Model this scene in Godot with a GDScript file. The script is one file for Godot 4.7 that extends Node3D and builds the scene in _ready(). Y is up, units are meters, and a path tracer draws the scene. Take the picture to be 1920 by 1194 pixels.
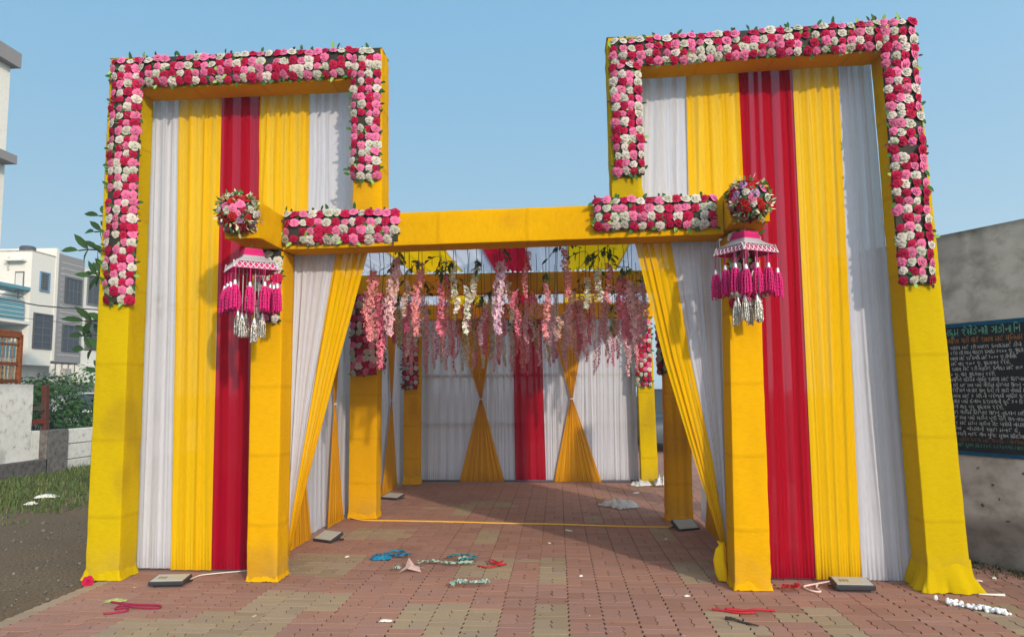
extends Node3D

# ------------------------------------------------------------------ helpers
class MB:
	var v := PackedVector3Array()
	var c := PackedColorArray()
	var t := PackedVector2Array()
	var ix := PackedInt32Array()
	func add(p: Vector3, col := Color.WHITE, uv := Vector2.ZERO) -> int:
		v.append(p); c.append(col); t.append(uv)
		return v.size() - 1
	func tri(a: Vector3, b: Vector3, d: Vector3, col := Color.WHITE) -> void:   # clockwise from the front
		var i := add(a, col); add(b, col); add(d, col)
		ix.append_array([i, i + 1, i + 2])
	func quad(a: Vector3, b: Vector3, d: Vector3, e: Vector3, col := Color.WHITE) -> void:   # a lower left, b lower right, d upper right, e upper left seen from the front
		var i := add(a, col, Vector2(0, 1)); add(b, col, Vector2(1, 1)); add(d, col, Vector2(1, 0)); add(e, col, Vector2(0, 0))
		ix.append_array([i, i + 2, i + 1, i, i + 3, i + 2])
	func lattice(start: int, nu: int, nv: int, wrap := false) -> void:   # u to the right, v up, seen from the front
		for j in nv - 1:
			for i in (nu if wrap else nu - 1):
				var i2 := (i + 1) % nu
				var a := start + j * nu + i
				var b := start + j * nu + i2
				ix.append_array([a, a + nu, b, b, a + nu, b + nu])
	func box(ce: Vector3, s: Vector3, col := Color.WHITE, bs := Basis.IDENTITY, ch := 0.0) -> void:
		var h := s * 0.5
		if ch <= 0.0:
			for ax in 3:
				for sg in [-1.0, 1.0]:
					var n := Vector3.ZERO; n[ax] = sg
					var u := Vector3.ZERO; u[(ax + 1) % 3] = 1.0
					var w := n.cross(u)
					var o := n * h[ax]
					var uu := u * h[(ax + 1) % 3]
					var ww := w * h[(ax + 2) % 3]
					quad(ce + bs * (o - uu - ww), ce + bs * (o + uu - ww), ce + bs * (o + uu + ww), ce + bs * (o - uu + ww), col)
			return
		for ax in 3:
			for sg in [-1.0, 1.0]:
				var n := Vector3.ZERO; n[ax] = sg
				var u := Vector3.ZERO; u[(ax + 1) % 3] = 1.0
				var w := n.cross(u)
				var o := n * h[ax]
				var uu := u * (h[(ax + 1) % 3] - ch)
				var ww := w * (h[(ax + 2) % 3] - ch)
				quad(ce + bs * (o - uu - ww), ce + bs * (o + uu - ww), ce + bs * (o + uu + ww), ce + bs * (o - uu + ww), col)
		for ax in 3:
			var b1 := (ax + 1) % 3
			var b2 := (ax + 2) % 3
			for s1 in [-1.0, 1.0]:
				for s2 in [-1.0, 1.0]:
					var p := []
					for k in 4:
						var q := Vector3.ZERO
						q[ax] = (h[ax] - ch) * (-1.0 if k in [0, 3] else 1.0)
						q[b1] = s1 * (h[b1] - (ch if k >= 2 else 0.0))
						q[b2] = s2 * (h[b2] - (0.0 if k >= 2 else ch))
						p.append(ce + bs * q)
					if s1 * s2 > 0: quad(p[1], p[0], p[3], p[2], col)
					else: quad(p[0], p[1], p[2], p[3], col)
		for sx in [-1.0, 1.0]:
			for sy in [-1.0, 1.0]:
				for sz in [-1.0, 1.0]:
					var k := Vector3(sx, sy, sz)
					var a: Vector3 = ce + bs * (k * Vector3(h.x, h.y - ch, h.z - ch))
					var b: Vector3 = ce + bs * (k * Vector3(h.x - ch, h.y, h.z - ch))
					var d: Vector3 = ce + bs * (k * Vector3(h.x - ch, h.y - ch, h.z))
					if sx * sy * sz > 0: tri(a, d, b, col)
					else: tri(a, b, d, col)
	func tube(pts: Array, r, sides := 6, col := Color.WHITE, caps := true) -> void:
		var start := v.size()
		var n := pts.size()
		var up := Vector3.UP
		var last := Vector3.ZERO
		for k in n:
			var d: Vector3 = (pts[mini(k + 1, n - 1)] - pts[maxi(k - 1, 0)]).normalized()
			if last == Vector3.ZERO:
				up = d.cross(Vector3.RIGHT if absf(d.x) < 0.8 else Vector3.FORWARD).normalized()
			else:
				up = (up - d * up.dot(d)).normalized()
			last = d
			var side := d.cross(up)
			var rr: float = r[k] if r is Array else r
			for i in sides:
				var a := -TAU * i / sides
				add(pts[k] + (up * cos(a) + side * sin(a)) * rr, col, Vector2(float(i) / sides, float(k) / n))
		# ring order: seen from outside with d upwards it must run to the right
		for j in n - 1:
			for i in sides:
				var a := start + j * sides + i
				var b := start + j * sides + (i + 1) % sides
				ix.append_array([a, b, a + sides, b, b + sides, a + sides])
		if caps:
			for e in 2:
				var ctr := add(pts[0] if e == 0 else pts[n - 1], col)
				var o := start + (0 if e == 0 else (n - 1) * sides)
				for i in sides:
					var a := o + i
					var b := o + (i + 1) % sides
					ix.append_array([ctr, b, a] if e == 0 else [ctr, a, b])
	func lathe(prof: Array, sides := 12, col := Color.WHITE, at := Vector3.ZERO) -> void:   # prof: Vector2(r, y) from bottom to top
		var start := v.size()
		for p in prof:
			for i in sides:
				var a := TAU * i / sides
				add(at + Vector3(p.x * sin(a), p.y, p.x * cos(a)), col)
		lattice(start, sides, prof.size(), true)
	func poly(pts: Array, col := Color.WHITE) -> void:   # convex, counter-clockwise seen from the front
		var i := v.size()
		for p in pts: add(p, col)
		for k in range(1, pts.size() - 1): ix.append_array([i, i + k + 1, i + k])
	func put(o: MB, tf: Transform3D, tint := Color.WHITE) -> void:
		var s := v.size()
		for k in o.v.size():
			v.append(tf * o.v[k]); c.append(o.c[k] * tint); t.append(o.t[k])
		for k in o.ix: ix.append(s + k)
	func mesh(m: Material = null) -> ArrayMesh:
		var n := PackedVector3Array()
		n.resize(v.size())
		for k in range(0, ix.size(), 3):
			var a := v[ix[k]]
			var f := (v[ix[k + 2]] - a).cross(v[ix[k + 1]] - a)
			n[ix[k]] += f; n[ix[k + 1]] += f; n[ix[k + 2]] += f
		for k in n.size(): n[k] = n[k].normalized() if n[k].length_squared() > 1e-20 else Vector3.UP
		var arr := []
		arr.resize(Mesh.ARRAY_MAX)
		arr[Mesh.ARRAY_VERTEX] = v; arr[Mesh.ARRAY_NORMAL] = n; arr[Mesh.ARRAY_COLOR] = c; arr[Mesh.ARRAY_TEX_UV] = t; arr[Mesh.ARRAY_INDEX] = ix
		var am := ArrayMesh.new()
		am.add_surface_from_arrays(Mesh.PRIMITIVE_TRIANGLES, arr)
		if m: am.surface_set_material(0, m)
		return am

var rng := RandomNumberGenerator.new()
var nz := FastNoiseLite.new()
var taken := {}
var M := {}

func rf(a: float, b: float) -> float: return rng.randf_range(a, b)
func lin(r: float, g: float, b: float) -> Color: return Color(r, g, b)
func noise(x: float, y: float, z := 0.0) -> float: return nz.get_noise_3d(x, y, z)

func numbered(called: String) -> String:
	if not taken.has(called):
		taken[called] = 0
		return called
	taken[called] += 1
	return "%s_%03d" % [called, taken[called]]

func tag(o: Node3D, label: String, category: String, group := "") -> Node3D:
	o.set_meta("label", label); o.set_meta("category", category)
	if group: o.set_meta("group", group)
	return o

func obj(called: String, what, mat: Material, parent: Node3D = null, at := Transform3D()) -> MeshInstance3D:
	var o := MeshInstance3D.new()
	o.mesh = what.mesh() if what is MB else what
	o.material_override = null
	if o.mesh.get_surface_count() and mat: o.set_surface_override_material(0, mat)
	o.transform = at
	if parent:
		o.name = called
		parent.add_child(o, true)
	else:
		o.name = numbered(called)
		add_child(o, true)
	return o

func thing(called: String, label: String, category: String, at := Vector3.ZERO, turn := 0.0, group := "") -> Node3D:
	var o := Node3D.new()
	o.name = numbered(called)
	add_child(o, true)
	o.position = at
	o.rotation.y = turn
	tag(o, label, category, group)
	return o

func struct(called: String, what, mat: Material) -> MeshInstance3D:
	var o := obj(called, what, mat)
	o.set_meta("kind", "structure")
	return o

func mat(called: String, col: Color, rough := 0.8, opt := {}) -> StandardMaterial3D:
	var m := StandardMaterial3D.new()
	m.resource_name = called
	m.albedo_color = col.linear_to_srgb()
	m.roughness = rough
	m.metallic_specular = opt.get("spec", 0.4)
	m.metallic = opt.get("metal", 0.0)
	m.vertex_color_use_as_albedo = opt.get("vc", true)
	if opt.has("back"):
		m.backlight_enabled = true
		m.backlight = opt.back
	if opt.get("alpha", false): m.transparency = BaseMaterial3D.TRANSPARENCY_ALPHA
	if opt.has("rim"):
		m.rim_enabled = true; m.rim = opt.rim; m.rim_tint = 0.5
	if opt.has("tex"):
		m.albedo_texture = opt.tex
		m.uv1_triplanar = true
		m.uv1_world_triplanar = true
		m.uv1_scale = Vector3.ONE * opt.get("scale", 1.0)
	if opt.has("bump"):
		m.heightmap_enabled = true
		m.heightmap_texture = opt.bump
		m.heightmap_scale = opt.get("bumpcm", 0.3)
		m.uv1_triplanar = true
		m.uv1_world_triplanar = true
		m.uv1_scale = Vector3.ONE * opt.get("scale", 1.0)
	M[called] = m
	return m

func noise_tex(sd: int, freq: float, ramp: Array, oct := 5, size := 512, kind := FastNoiseLite.TYPE_SIMPLEX_SMOOTH) -> NoiseTexture2D:
	var f := FastNoiseLite.new()
	f.seed = sd; f.frequency = freq; f.noise_type = kind
	f.fractal_octaves = oct; f.fractal_gain = 0.6
	var n := NoiseTexture2D.new()
	n.width = size; n.height = size; n.seamless = true; n.noise = f
	var g := Gradient.new()
	g.offsets = PackedFloat32Array(ramp.map(func(r): return r[0]))
	g.colors = PackedColorArray(ramp.map(func(r): return r[1]))
	n.color_ramp = g
	return n

func g1(x: float) -> Color: return Color(x, x, x)

# a box-shaped timber frame wrapped in stretched cloth, from loop A to loop B (each counter-clockwise seen from beyond B)
func wrapped(A: Array, B: Array, col: Color, sd: int, bars: Array, dirt := false, amp := 0.0035) -> MB:
	var b := MB.new()
	var cs := []
	var N := 7
	for k in 4:
		for i in N:
			var s := float(i) / N
			var r := 0.035
			s = r + s * (1.0 - 2.0 * r) * N / (N - 1.0)
			cs.append([k, s])
	var ln: float = (B[0] - A[0]).length()
	var ts := []
	var n := maxi(4, int(ln / 0.07))
	for i in n + 1: ts.append(float(i) / n)
	for q in bars:
		for d in [-0.022, -0.008, 0.008, 0.022]:
			if q + d > 0.01 and q + d < ln - 0.01: ts.append((q + d) / ln)
	ts.sort()
	var w: Vector3 = (B[0] - A[0]).normalized()
	for t in ts:
		for e in cs:
			var k: int = e[0]
			var s: float = e[1]
			var p0: Vector3 = A[k].lerp(B[k], t)
			var p1: Vector3 = A[(k + 1) % 4].lerp(B[(k + 1) % 4], t)
			var nn := (p1 - p0).normalized().cross(w)
			var p := p0.lerp(p1, s)
			var mid: float = 4.0 * s * (1.0 - s)
			var endk: float = exp(-t * ln / 0.18) + exp(-(1.0 - t) * ln / 0.18)
			var alo: float = t * ln
			var wr := noise(p.x * 9.0 + sd * 3.1 + alo * 26.0, p.y * 5.0 + s * 3.0, p.z * 9.0) * (amp * (0.55 + 3.2 * endk))
			wr += noise(alo * 7.0 + s * 8.0 + sd, k * 5.0, sd * 2.0) * amp * 0.9
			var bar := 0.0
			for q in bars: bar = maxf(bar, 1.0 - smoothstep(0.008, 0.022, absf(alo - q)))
			wr += -0.004 * mid * (1.0 - 0.7 * bar)
			if s < 0.04 or s > 0.96: wr -= 0.003
			p += nn * wr
			var st := noise(p.x * 2.2 + sd, p.y * 2.0, p.z * 2.2)
			var k2 := 1.0 + 0.15 * st
			var cc := Color(col.r * k2, col.g * k2, col.b)
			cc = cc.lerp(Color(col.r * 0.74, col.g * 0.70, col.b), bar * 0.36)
			var blot := smoothstep(0.30, 0.55, noise(p.x * 3.0 + sd * 7.0, p.y * 2.2 + 40.0, p.z * 3.0))
			cc = cc.lerp(Color(col.r * 0.66, col.g * 0.62, col.b + 0.01), blot * 0.55)
			if dirt:
				var dk := smoothstep(0.35, 0.0, p.y) * (0.5 + 0.7 * noise(p.x * 8.0, p.y * 8.0, p.z * 8.0 + 9.0))
				cc = cc.lerp(Color(0.30, 0.20, 0.07), clampf(dk, 0.0, 0.6) * 0.55)
			b.add(p, cc)
	b.lattice(0, cs.size(), ts.size(), true)
	b.poly([A[3], A[2], A[1], A[0]], col * 0.9)
	b.poly([B[0], B[1], B[2], B[3]], col * 0.9)
	return b

func loop_up(x0: float, x1: float, zf: float, zb: float, y: float) -> Array:
	return [Vector3(x0, y, zf), Vector3(x1, y, zf), Vector3(x1, y, zb), Vector3(x0, y, zb)]
func loop_x(x: float, y0: float, y1: float, zf: float, zb: float) -> Array:
	return [Vector3(x, y0, zb), Vector3(x, y1, zb), Vector3(x, y1, zf), Vector3(x, y0, zf)]
func loop_z(z: float, x0: float, x1: float, y0: float, y1: float) -> Array:
	return [Vector3(x0, y0, z), Vector3(x1, y0, z), Vector3(x1, y1, z), Vector3(x0, y1, z)]

func along(pl: Array, t: float) -> Vector3:   # pl: [[t, Vector3], ...]
	for k in pl.size() - 1:
		if t <= pl[k + 1][0] or k == pl.size() - 2:
			return pl[k][1].lerp(pl[k + 1][1], clampf((t - pl[k][0]) / (pl[k + 1][0] - pl[k][0]), 0.0, 1.0))
	return pl[0][1]

# a hanging cloth between a left and a right edge, gathered in folds; single layers of the sheer cloth let light through, doubled pleats less
func sheet(left: Array, right: Array, n: Vector3, col: Color, folds: int, amp: float, sd: int, o := {}) -> MB:
	var b := MB.new()
	rng.seed = sd
	var nu := folds * 9 + 1
	var nv: int = o.get("nv", 26)
	var a1: float = o.get("a1", 0.94)
	var a2: float = o.get("a2", 0.99)
	var edges := []
	var x := 0.0
	var thick := rng.randf() < 0.5
	while x < 1.0:
		x += rf(0.4, 1.3) / folds
		edges.append([x, thick]); thick = not thick
	var ph := [rf(0, 6), rf(0, 6), rf(0, 6)]
	var double: Color = o.get("double", col * Color(0.97, 0.90, 0.9))
	for j in nv:
		var v := float(j) / (nv - 1)
		v = v * v * (3.0 - 2.0 * v) * 0.35 + v * 0.65
		var pl := along(left, v)
		var pr := along(right, v)
		for i in nu:
			var u := float(i) / (nu - 1)
			var uw := u + 0.012 * noise(u * 6.0, v * 2.0, sd) + 0.3 / folds * noise(u * 3.0, v * 1.3, sd + 9.0)
			var uu := uw * folds + 1.1 * noise(u * folds * 0.55, v * 0.9, sd + 40.0)
			var f := 0.42 * sin(uu * TAU * 0.62 + ph[0]) + 0.20 * sin(uu * TAU * 1.37 + ph[2])
			var crease := fposmod(uu * 0.8 + ph[1], 1.0)
			f += (1.0 - smoothstep(0.0, 0.10, minf(crease, 1.0 - crease))) * (0.55 + 1.1 * noise(u * folds * 1.3, v * 1.6, sd + 3.0))
			f += 0.7 * noise(u * folds * 0.5, v * 2.2 + sd, 3.0)
			var a := amp * (0.75 + 0.5 * noise(v * 3.0, sd, u * 4.0))
			var hem := exp(-v / 0.035)
			f += hem * 0.9 * sin(uw * TAU * folds * 2.7 + ph[1]) 
			var gather := exp(-(1.0 - v) / 0.05)
			f += gather * 0.4 * sin(uw * TAU * folds * 2.3)
			var p: Vector3 = pl.lerp(pr, u) + n * (a * f + o.get("belly", 0.0) * sin(v * PI))
			if o.has("sag"): p += o.sag * (sin(v * PI) + 0.4 * sin(u * PI))
			var dbl := false
			for e in edges:
				if uw <= e[0]:
					dbl = e[1]
					break
			var k := 1.0 + 0.05 * noise(p.x * 4.0, p.y * 1.2 + sd, p.z * 4.0)
			var cc: Color = (double if dbl else col) * Color(k, k, k)
			if o.get("dirt", true):
				var dk := smoothstep(0.22, 0.0, p.y) * (0.35 + 0.6 * noise(p.x * 10.0, p.y * 5.0, p.z * 10.0))
				cc = cc.lerp(Color(col.r * 0.55, col.g * 0.5, col.b * 0.5), clampf(dk, 0.0, 0.45))
			cc.a = a2 if dbl else a1
			b.add(p, cc, Vector2(u, v))
	b.lattice(0, nu, nv)
	return b

func edge2(p0: Vector3, p1: Vector3) -> Array: return [[0.0, p0], [1.0, p1]]

func drape(label: String, bl: Vector3, br: Vector3, tl: Vector3, tr: Vector3, n: Vector3, kind: String, folds: int, amp: float, sd: int, group := "", o := {}) -> MeshInstance3D:
	var col: Color = CL[kind]
	if DB.has(kind): o.double = DB[kind]
	if kind == "white": o.a1 = 0.90
	elif kind == "yellow": o.a1 = 0.96
	var called := "white_drape" if kind.begins_with("white") else ("red_drape" if kind == "red" else "yellow_drape")
	var d := obj(called, sheet(edge2(bl, tl), edge2(br, tr), n, col, folds, amp, sd, o), M["cloth_" + kind])
	tag(d, label, "drape", group)
	return d

func pinched(label: String, bl: Vector3, br: Vector3, mid: Vector3, tl: Vector3, tr: Vector3, n: Vector3, sd: int, group := "") -> Node3D:
	var u := (br - bl).normalized()
	var vm := (mid.y - bl.y) / (tl.y - bl.y)
	var hw := u * 0.018
	var L := [[0.0, bl], [vm - 0.012, mid - hw], [vm + 0.012, mid - hw], [1.0, tl]]
	var R := [[0.0, br], [vm - 0.012, mid + hw], [vm + 0.012, mid + hw], [1.0, tr]]
	var t := thing("pinched_drape", label, "drape", Vector3.ZERO, 0.0, group)
	obj("cloth", sheet(L, R, n, CL.gold, 11, 0.013, sd, {"nv": 45, "a1": 0.93, "a2": 1.0, "belly": 0.0}), M.cloth_gold, t)
	var b := MB.new()
	b.box(mid + n * 0.012, Vector3(0.05, 0.02, 0.03) if absf(n.z) > 0.5 else Vector3(0.03, 0.02, 0.05), Color(0.7, 0.65, 0.5), Basis.IDENTITY, 0.004)
	obj("tie", b, M.plain, t)
	return t

var CL := {
	"white": Color(0.60, 0.59, 0.635), "yellow": Color(0.82, 0.485, 0.003), "gold": Color(0.70, 0.32, 0.005), "red": Color(0.41, 0.005, 0.024),
	"lemon": Color(0.52, 0.355, 0.002), "amber": Color(0.66, 0.335, 0.002),
}
var DB := {"white": Color(0.62, 0.61, 0.65), "yellow": Color(0.82, 0.45, 0.003), "gold": Color(0.69, 0.305, 0.004), "red": Color(0.38, 0.004, 0.019)}

# ------------------------------------------------------------------ flowers
var rose_mesh := []
var rose_mats := {}

func make_rose(sd: int, full := 1.0) -> ArrayMesh:
	var b := MB.new()
	rng.seed = sd
	var rings := [[3, 0.10, 0.30, 0.60, 0.72], [4, 0.14, 0.52, 0.42, 0.66], [5, 0.18, 0.80, 0.22, 0.52], [6, 0.22, 1.08, 0.05, 0.30]]
	for ri in rings.size():
		var q = rings[ri]
		var a0 := rf(0, TAU)
		for k in q[0]:
			var a: float = a0 + TAU * k / q[0] + rf(-0.12, 0.12)
			var half: float = PI / q[0] * 1.25
			var sc := rf(0.9, 1.08)
			var st := b.v.size()
			for j in 4:
				var t := j / 3.0
				for i in 5:
					var s := i / 2.0 - 1.0
					var wid := half * (0.45 + 0.55 * sin(t * 2.0)) * (1.0 - 0.15 * t)
					var ang := a + s * wid
					var rad: float = lerpf(q[1], q[2] * sc, pow(t, 1.3)) * (1.0 - 0.10 * s * s * t)
					var h: float = lerpf(q[3] - 0.18, q[4], sin(t * PI * 0.55)) - (0.16 if ri >= 2 else 0.05) * t * t * t - 0.10 * s * s * t
					h += rf(-0.012, 0.012)
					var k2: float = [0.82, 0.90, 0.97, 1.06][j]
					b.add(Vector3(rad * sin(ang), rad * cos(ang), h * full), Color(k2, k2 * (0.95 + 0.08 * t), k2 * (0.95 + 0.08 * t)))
			b.lattice(st, 5, 4)
	b.lathe([Vector2(0.17, 0.0), Vector2(0.19, 0.4), Vector2(0.13, 0.62), Vector2(0.05, 0.72), Vector2(0.0, 0.66)], 8, Color(0.8, 0.78, 0.78))
	# the bud is a lathe round y: turn it to z
	var from := b.v.size() - 8 * 5
	for k in range(from, b.v.size()):
		var p := b.v[k]
		b.v[k] = Vector3(p.x, -p.z, p.y)
	return b.mesh()

func leaf_mb(ln: float, wd: float, col: Color, fold := 0.25, droop := 0.2) -> MB:   # along +y, facing +z
	var b := MB.new()
	var prof := [0.0, 0.72, 1.0, 0.78, 0.0]
	for j in 5:
		var t := j / 4.0
		for i in 3:
			var s := i - 1.0
			b.add(Vector3(s * prof[j] * wd * 0.5, t * ln, -droop * ln * t * t + fold * wd * absf(s) * prof[j] * 0.5), col * Color(1, 1, 1) if i == 1 else col * Color(0.9, 0.92, 0.9))
	b.lattice(0, 3, 5)
	return b

const AUREOLE := 2.8
const ROSE_COLS := ["crimson", "pink", "cream"]

func aim(n: Vector3, spin: float) -> Basis:   # z axis to n
	var up := Vector3.UP if absf(n.y) < 0.9 else Vector3.RIGHT
	var x := up.cross(n).normalized()
	return Basis(x, n.cross(x), n) * Basis(Vector3(0, 0, 1), spin)

func rose_panel(label: String, at: Vector3, U: Vector3, V: Vector3, n: Vector3, nu: int, nv: int, sd: int, group: String, tops := [0, 0, 0, 0]) -> Node3D:
	var t := thing("rose_panel", label, "flower panel", at, 0.0, group)
	rng.seed = sd
	var u := U.normalized()
	var v := V.normalized()
	var bk := MB.new()
	var bs := Basis(u, v, n)
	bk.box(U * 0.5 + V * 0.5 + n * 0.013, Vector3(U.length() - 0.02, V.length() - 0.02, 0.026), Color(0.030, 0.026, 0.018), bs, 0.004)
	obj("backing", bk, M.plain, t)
	var du := U.length() / nu
	var dv := V.length() / nv
	var ro := 0.5 * minf(du, dv) * 1.16
	var lv := MB.new()
	var off := rng.randi() % 3
	for j in nv:
		for i in nu:
			var sx := (i + 0.5) / nu * 2.0 - 1.0
			var sy := (j + 0.5) / nv * 2.0 - 1.0
			var tx := 0.0
			if nu <= 5: tx = sx * 0.75
			else: tx = 0.6 * (signf(sx) if (i == 0 or i == nu - 1) else 0.0)
			var ty := 0.0
			if nv <= 5: ty = sy * 0.85
			else: ty = 0.6 * (signf(sy) if (j == 0 or j == nv - 1) else 0.0)
			var p := u * ((i + 0.5) * du + rf(-0.13, 0.13) * du) + v * ((j + 0.5) * dv + rf(-0.13, 0.13) * dv) + n * (0.026 + 0.2 * ro - 0.007 * (absf(tx) + absf(ty)) + rf(0, 0.006))
			if rng.randf() < 0.025: continue
			var d := (n + u * (tx + rf(-0.28, 0.28)) + v * (ty + rf(-0.28, 0.28))).normalized()
			var ci := (i + 2 * j + off + (rng.randi() % 3 if rng.randf() < 0.22 else 0)) % 3
			var m: Material = rose_mats[ROSE_COLS[ci]][rng.randi() % 3]
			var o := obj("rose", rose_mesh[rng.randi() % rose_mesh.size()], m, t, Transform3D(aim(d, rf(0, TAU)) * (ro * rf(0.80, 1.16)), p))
			if rng.randf() < 0.75:
				var la := rf(0, TAU)
				var lp := p - n * 0.012
				var dirv := (u * cos(la) + v * sin(la) + n * rf(0.2, 0.9)).normalized()
				var lb := Basis(dirv.cross(n).normalized(), dirv, dirv.cross(n).normalized().cross(dirv))
				lv.put(leaf_mb(rf(0.7, 1.15) * ro * 1.7, ro * 0.7, Color(0.04, 0.12, 0.03) if rng.randf() < 0.78 else Color(0.25, 0.42, 0.10)), Transform3D(lb, lp + (u * cos(la) + v * sin(la)) * ro * 0.5))
			if rng.randf() < 0.35:
				var q := p + (u * rf(-1, 1) + v * rf(-1, 1)) * ro
				lv.tube([q, q + (u * rf(-1, 1) + v * rf(-1, 0.5) + n * 1.2).normalized() * ro * 1.2], 0.0016, 3, Color(0.45, 0.62, 0.22), false)
	# leaves that stick out round the rim
	var per := 2.0 * (U.length() + V.length())
	for k in int(per / 0.06):
		var s := k * 0.06 + rf(-0.02, 0.02)
		var p: Vector3
		var out: Vector3
		if s < U.length(): p = u * s; out = -v
		elif s < U.length() + V.length(): p = U + v * (s - U.length()); out = u
		elif s < 2.0 * U.length() + V.length(): p = V + u * (s - U.length() - V.length()); out = v
		else: p = v * (s - 2.0 * U.length() - V.length()); out = -u
		if rng.randf() < 0.28:
			var dirv := (out + n * rf(0.1, 0.8) + u * rf(-0.6, 0.6) + v * rf(-0.6, 0.6)).normalized()
			var sd2 := dirv.cross(n).normalized()
			lv.put(leaf_mb(rf(0.022, 0.056), rf(0.014, 0.026), Color(0.03, 0.075, 0.025) if rng.randf() < 0.75 else Color(0.10, 0.02, 0.03)), Transform3D(Basis(sd2, dirv, sd2.cross(dirv)), p - out * 0.012 + n * rf(0.01, 0.03)))
	var lo := obj("leaves", lv, M.leaf, t)
	lo.set_meta("kind", "stuff")
	return t

func flower_ball(label: String, at: Vector3, r: float, sd: int) -> void:
	var t := thing("flower_ball", label, "flower ball", at, 0.0, "flower balls on the beam ends")
	rng.seed = sd
	var core := MB.new()
	var prof := []
	for k in 9: prof.append(Vector2(0.8 * r * cos(-PI / 2 + PI * k / 8.0) + 0.0005, 0.8 * r * sin(-PI / 2 + PI * k / 8.0)))
	core.lathe(prof, 14, Color(0.03, 0.06, 0.02))
	obj("core", core, M.plain, t)
	var names := ["scarlet", "scarlet", "cream", "mauve", "crimson", "pink", "scarlet", "cream"]
	var lv := MB.new()
	for k in 74:
		var y := 1.0 - 2.0 * (k + 0.5) / 74.0
		var a := k * 2.39996
		var d := Vector3(sqrt(1 - y * y) * cos(a), y, sqrt(1 - y * y) * sin(a))
		if d.z < -0.55: continue
		d = (d + Vector3(rf(-0.1, 0.1), rf(-0.1, 0.1), rf(-0.1, 0.1))).normalized()
		var sc := rf(0.85, 1.15) * 0.031
		var m: Material = rose_mats[names[rng.randi() % 8]][rng.randi() % 3]
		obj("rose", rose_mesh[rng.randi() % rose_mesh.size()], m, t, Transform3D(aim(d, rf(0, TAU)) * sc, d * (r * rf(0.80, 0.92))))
	for k in 240:
		var d := Vector3(rf(-1, 1), rf(-1, 1), rf(-0.5, 1)).normalized()
		var tilt := (d + Vector3(rf(-1, 1), rf(-1, 1), rf(-1, 1)) * 0.9).normalized()
		var sd2 := tilt.cross(Vector3(rf(-1, 1), rf(-1, 1), rf(-1, 1))).normalized()
		var cc: Color = [Color(0.05, 0.15, 0.03), Color(0.08, 0.2, 0.05), Color(0.45, 0.42, 0.22), Color(0.6, 0.5, 0.35)][rng.randi() % 4]
		lv.put(leaf_mb(rf(0.022, 0.05), rf(0.010, 0.022), cc), Transform3D(Basis(sd2, tilt, sd2.cross(tilt)), d * r * rf(0.86, 1.0)))
	obj("leaves", lv, M.leaf, t).set_meta("kind", "stuff")

var blossom_mesh := []
var sprig_mesh := []

func make_blossoms(sd: int, ln: float, rad: float, n: int, pet: float) -> ArrayMesh:   # hangs from the origin down
	var b := MB.new()
	rng.seed = sd
	for k in n:
		var t := (k + rf(0, 1)) / n
		var r := rad * (0.22 + 1.7 * pow(t + 0.04, 0.6) * pow(1.0 - t, 0.85)) * rf(0.35, 1.15)
		var a := k * 2.39996 + rf(-0.4, 0.4)
		var ctr := Vector3(cos(a) * r + 0.06 * noise(t * 3.5, sd), -t * ln, sin(a) * r + 0.06 * noise(t * 3.5, sd + 20.0))
		var n0 := Vector3(cos(a), rf(-0.5, 0.5), sin(a)).normalized()
		var bs := aim(n0, rf(0, TAU))
		var cc := g1(rf(0.62, 1.22))
		cc.g *= rf(0.85, 1.25)
		cc.b *= rf(0.9, 1.15)
		for q in 4:
			var ang := TAU * q / 4.0 + rf(-0.3, 0.3)
			var e := Vector3(cos(ang), sin(ang), 0)
			var f := Vector3(-sin(ang), cos(ang), 0)
			var s := pet * rf(0.7, 1.2)
			var tip := e * s + Vector3(0, 0, rf(-0.3, 0.6) * s)
			b.tri(ctr, ctr + bs * (e * s * 0.6 + f * s * 0.42 + Vector3(0, 0, 0.25 * s)), ctr + bs * tip, cc)
			b.tri(ctr, ctr + bs * tip, ctr + bs * (e * s * 0.6 - f * s * 0.42 + Vector3(0, 0, 0.25 * s)), cc * Color(0.95, 0.95, 0.95))
	return b.mesh()

func make_sprig(sd: int) -> ArrayMesh:
	var b := MB.new()
	rng.seed = sd
	for br in 2:
		var a := rf(0, TAU)
		var dv := Vector3(cos(a), rf(-0.5, 0.3), sin(a)).normalized()
		var pts := []
		for k in 5: pts.append(dv * (0.045 * k) + Vector3(0, -0.006 * k * k, 0))
		b.tube(pts, 0.0025, 4, Color(0.10, 0.09, 0.04))
		for k in 7:
			var p: Vector3 = pts[1 + mini(k / 2, 3)]
			var ld := (dv * (0.4 if k < 6 else 1.5) + Vector3(rf(-1, 1), rf(-0.9, 0.3), rf(-1, 1))).normalized()
			var sd2 := ld.cross(Vector3(rf(-0.4, 0.4), 1, rf(-0.4, 0.4))).normalized()
			b.put(leaf_mb(rf(0.055, 0.085), rf(0.026, 0.038), Color(0.05, 0.09, 0.025) if rng.randf() < 0.7 else Color(0.12, 0.2, 0.04)), Transform3D(Basis(sd2, ld, sd2.cross(ld)), p))
	return b.mesh()

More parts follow.
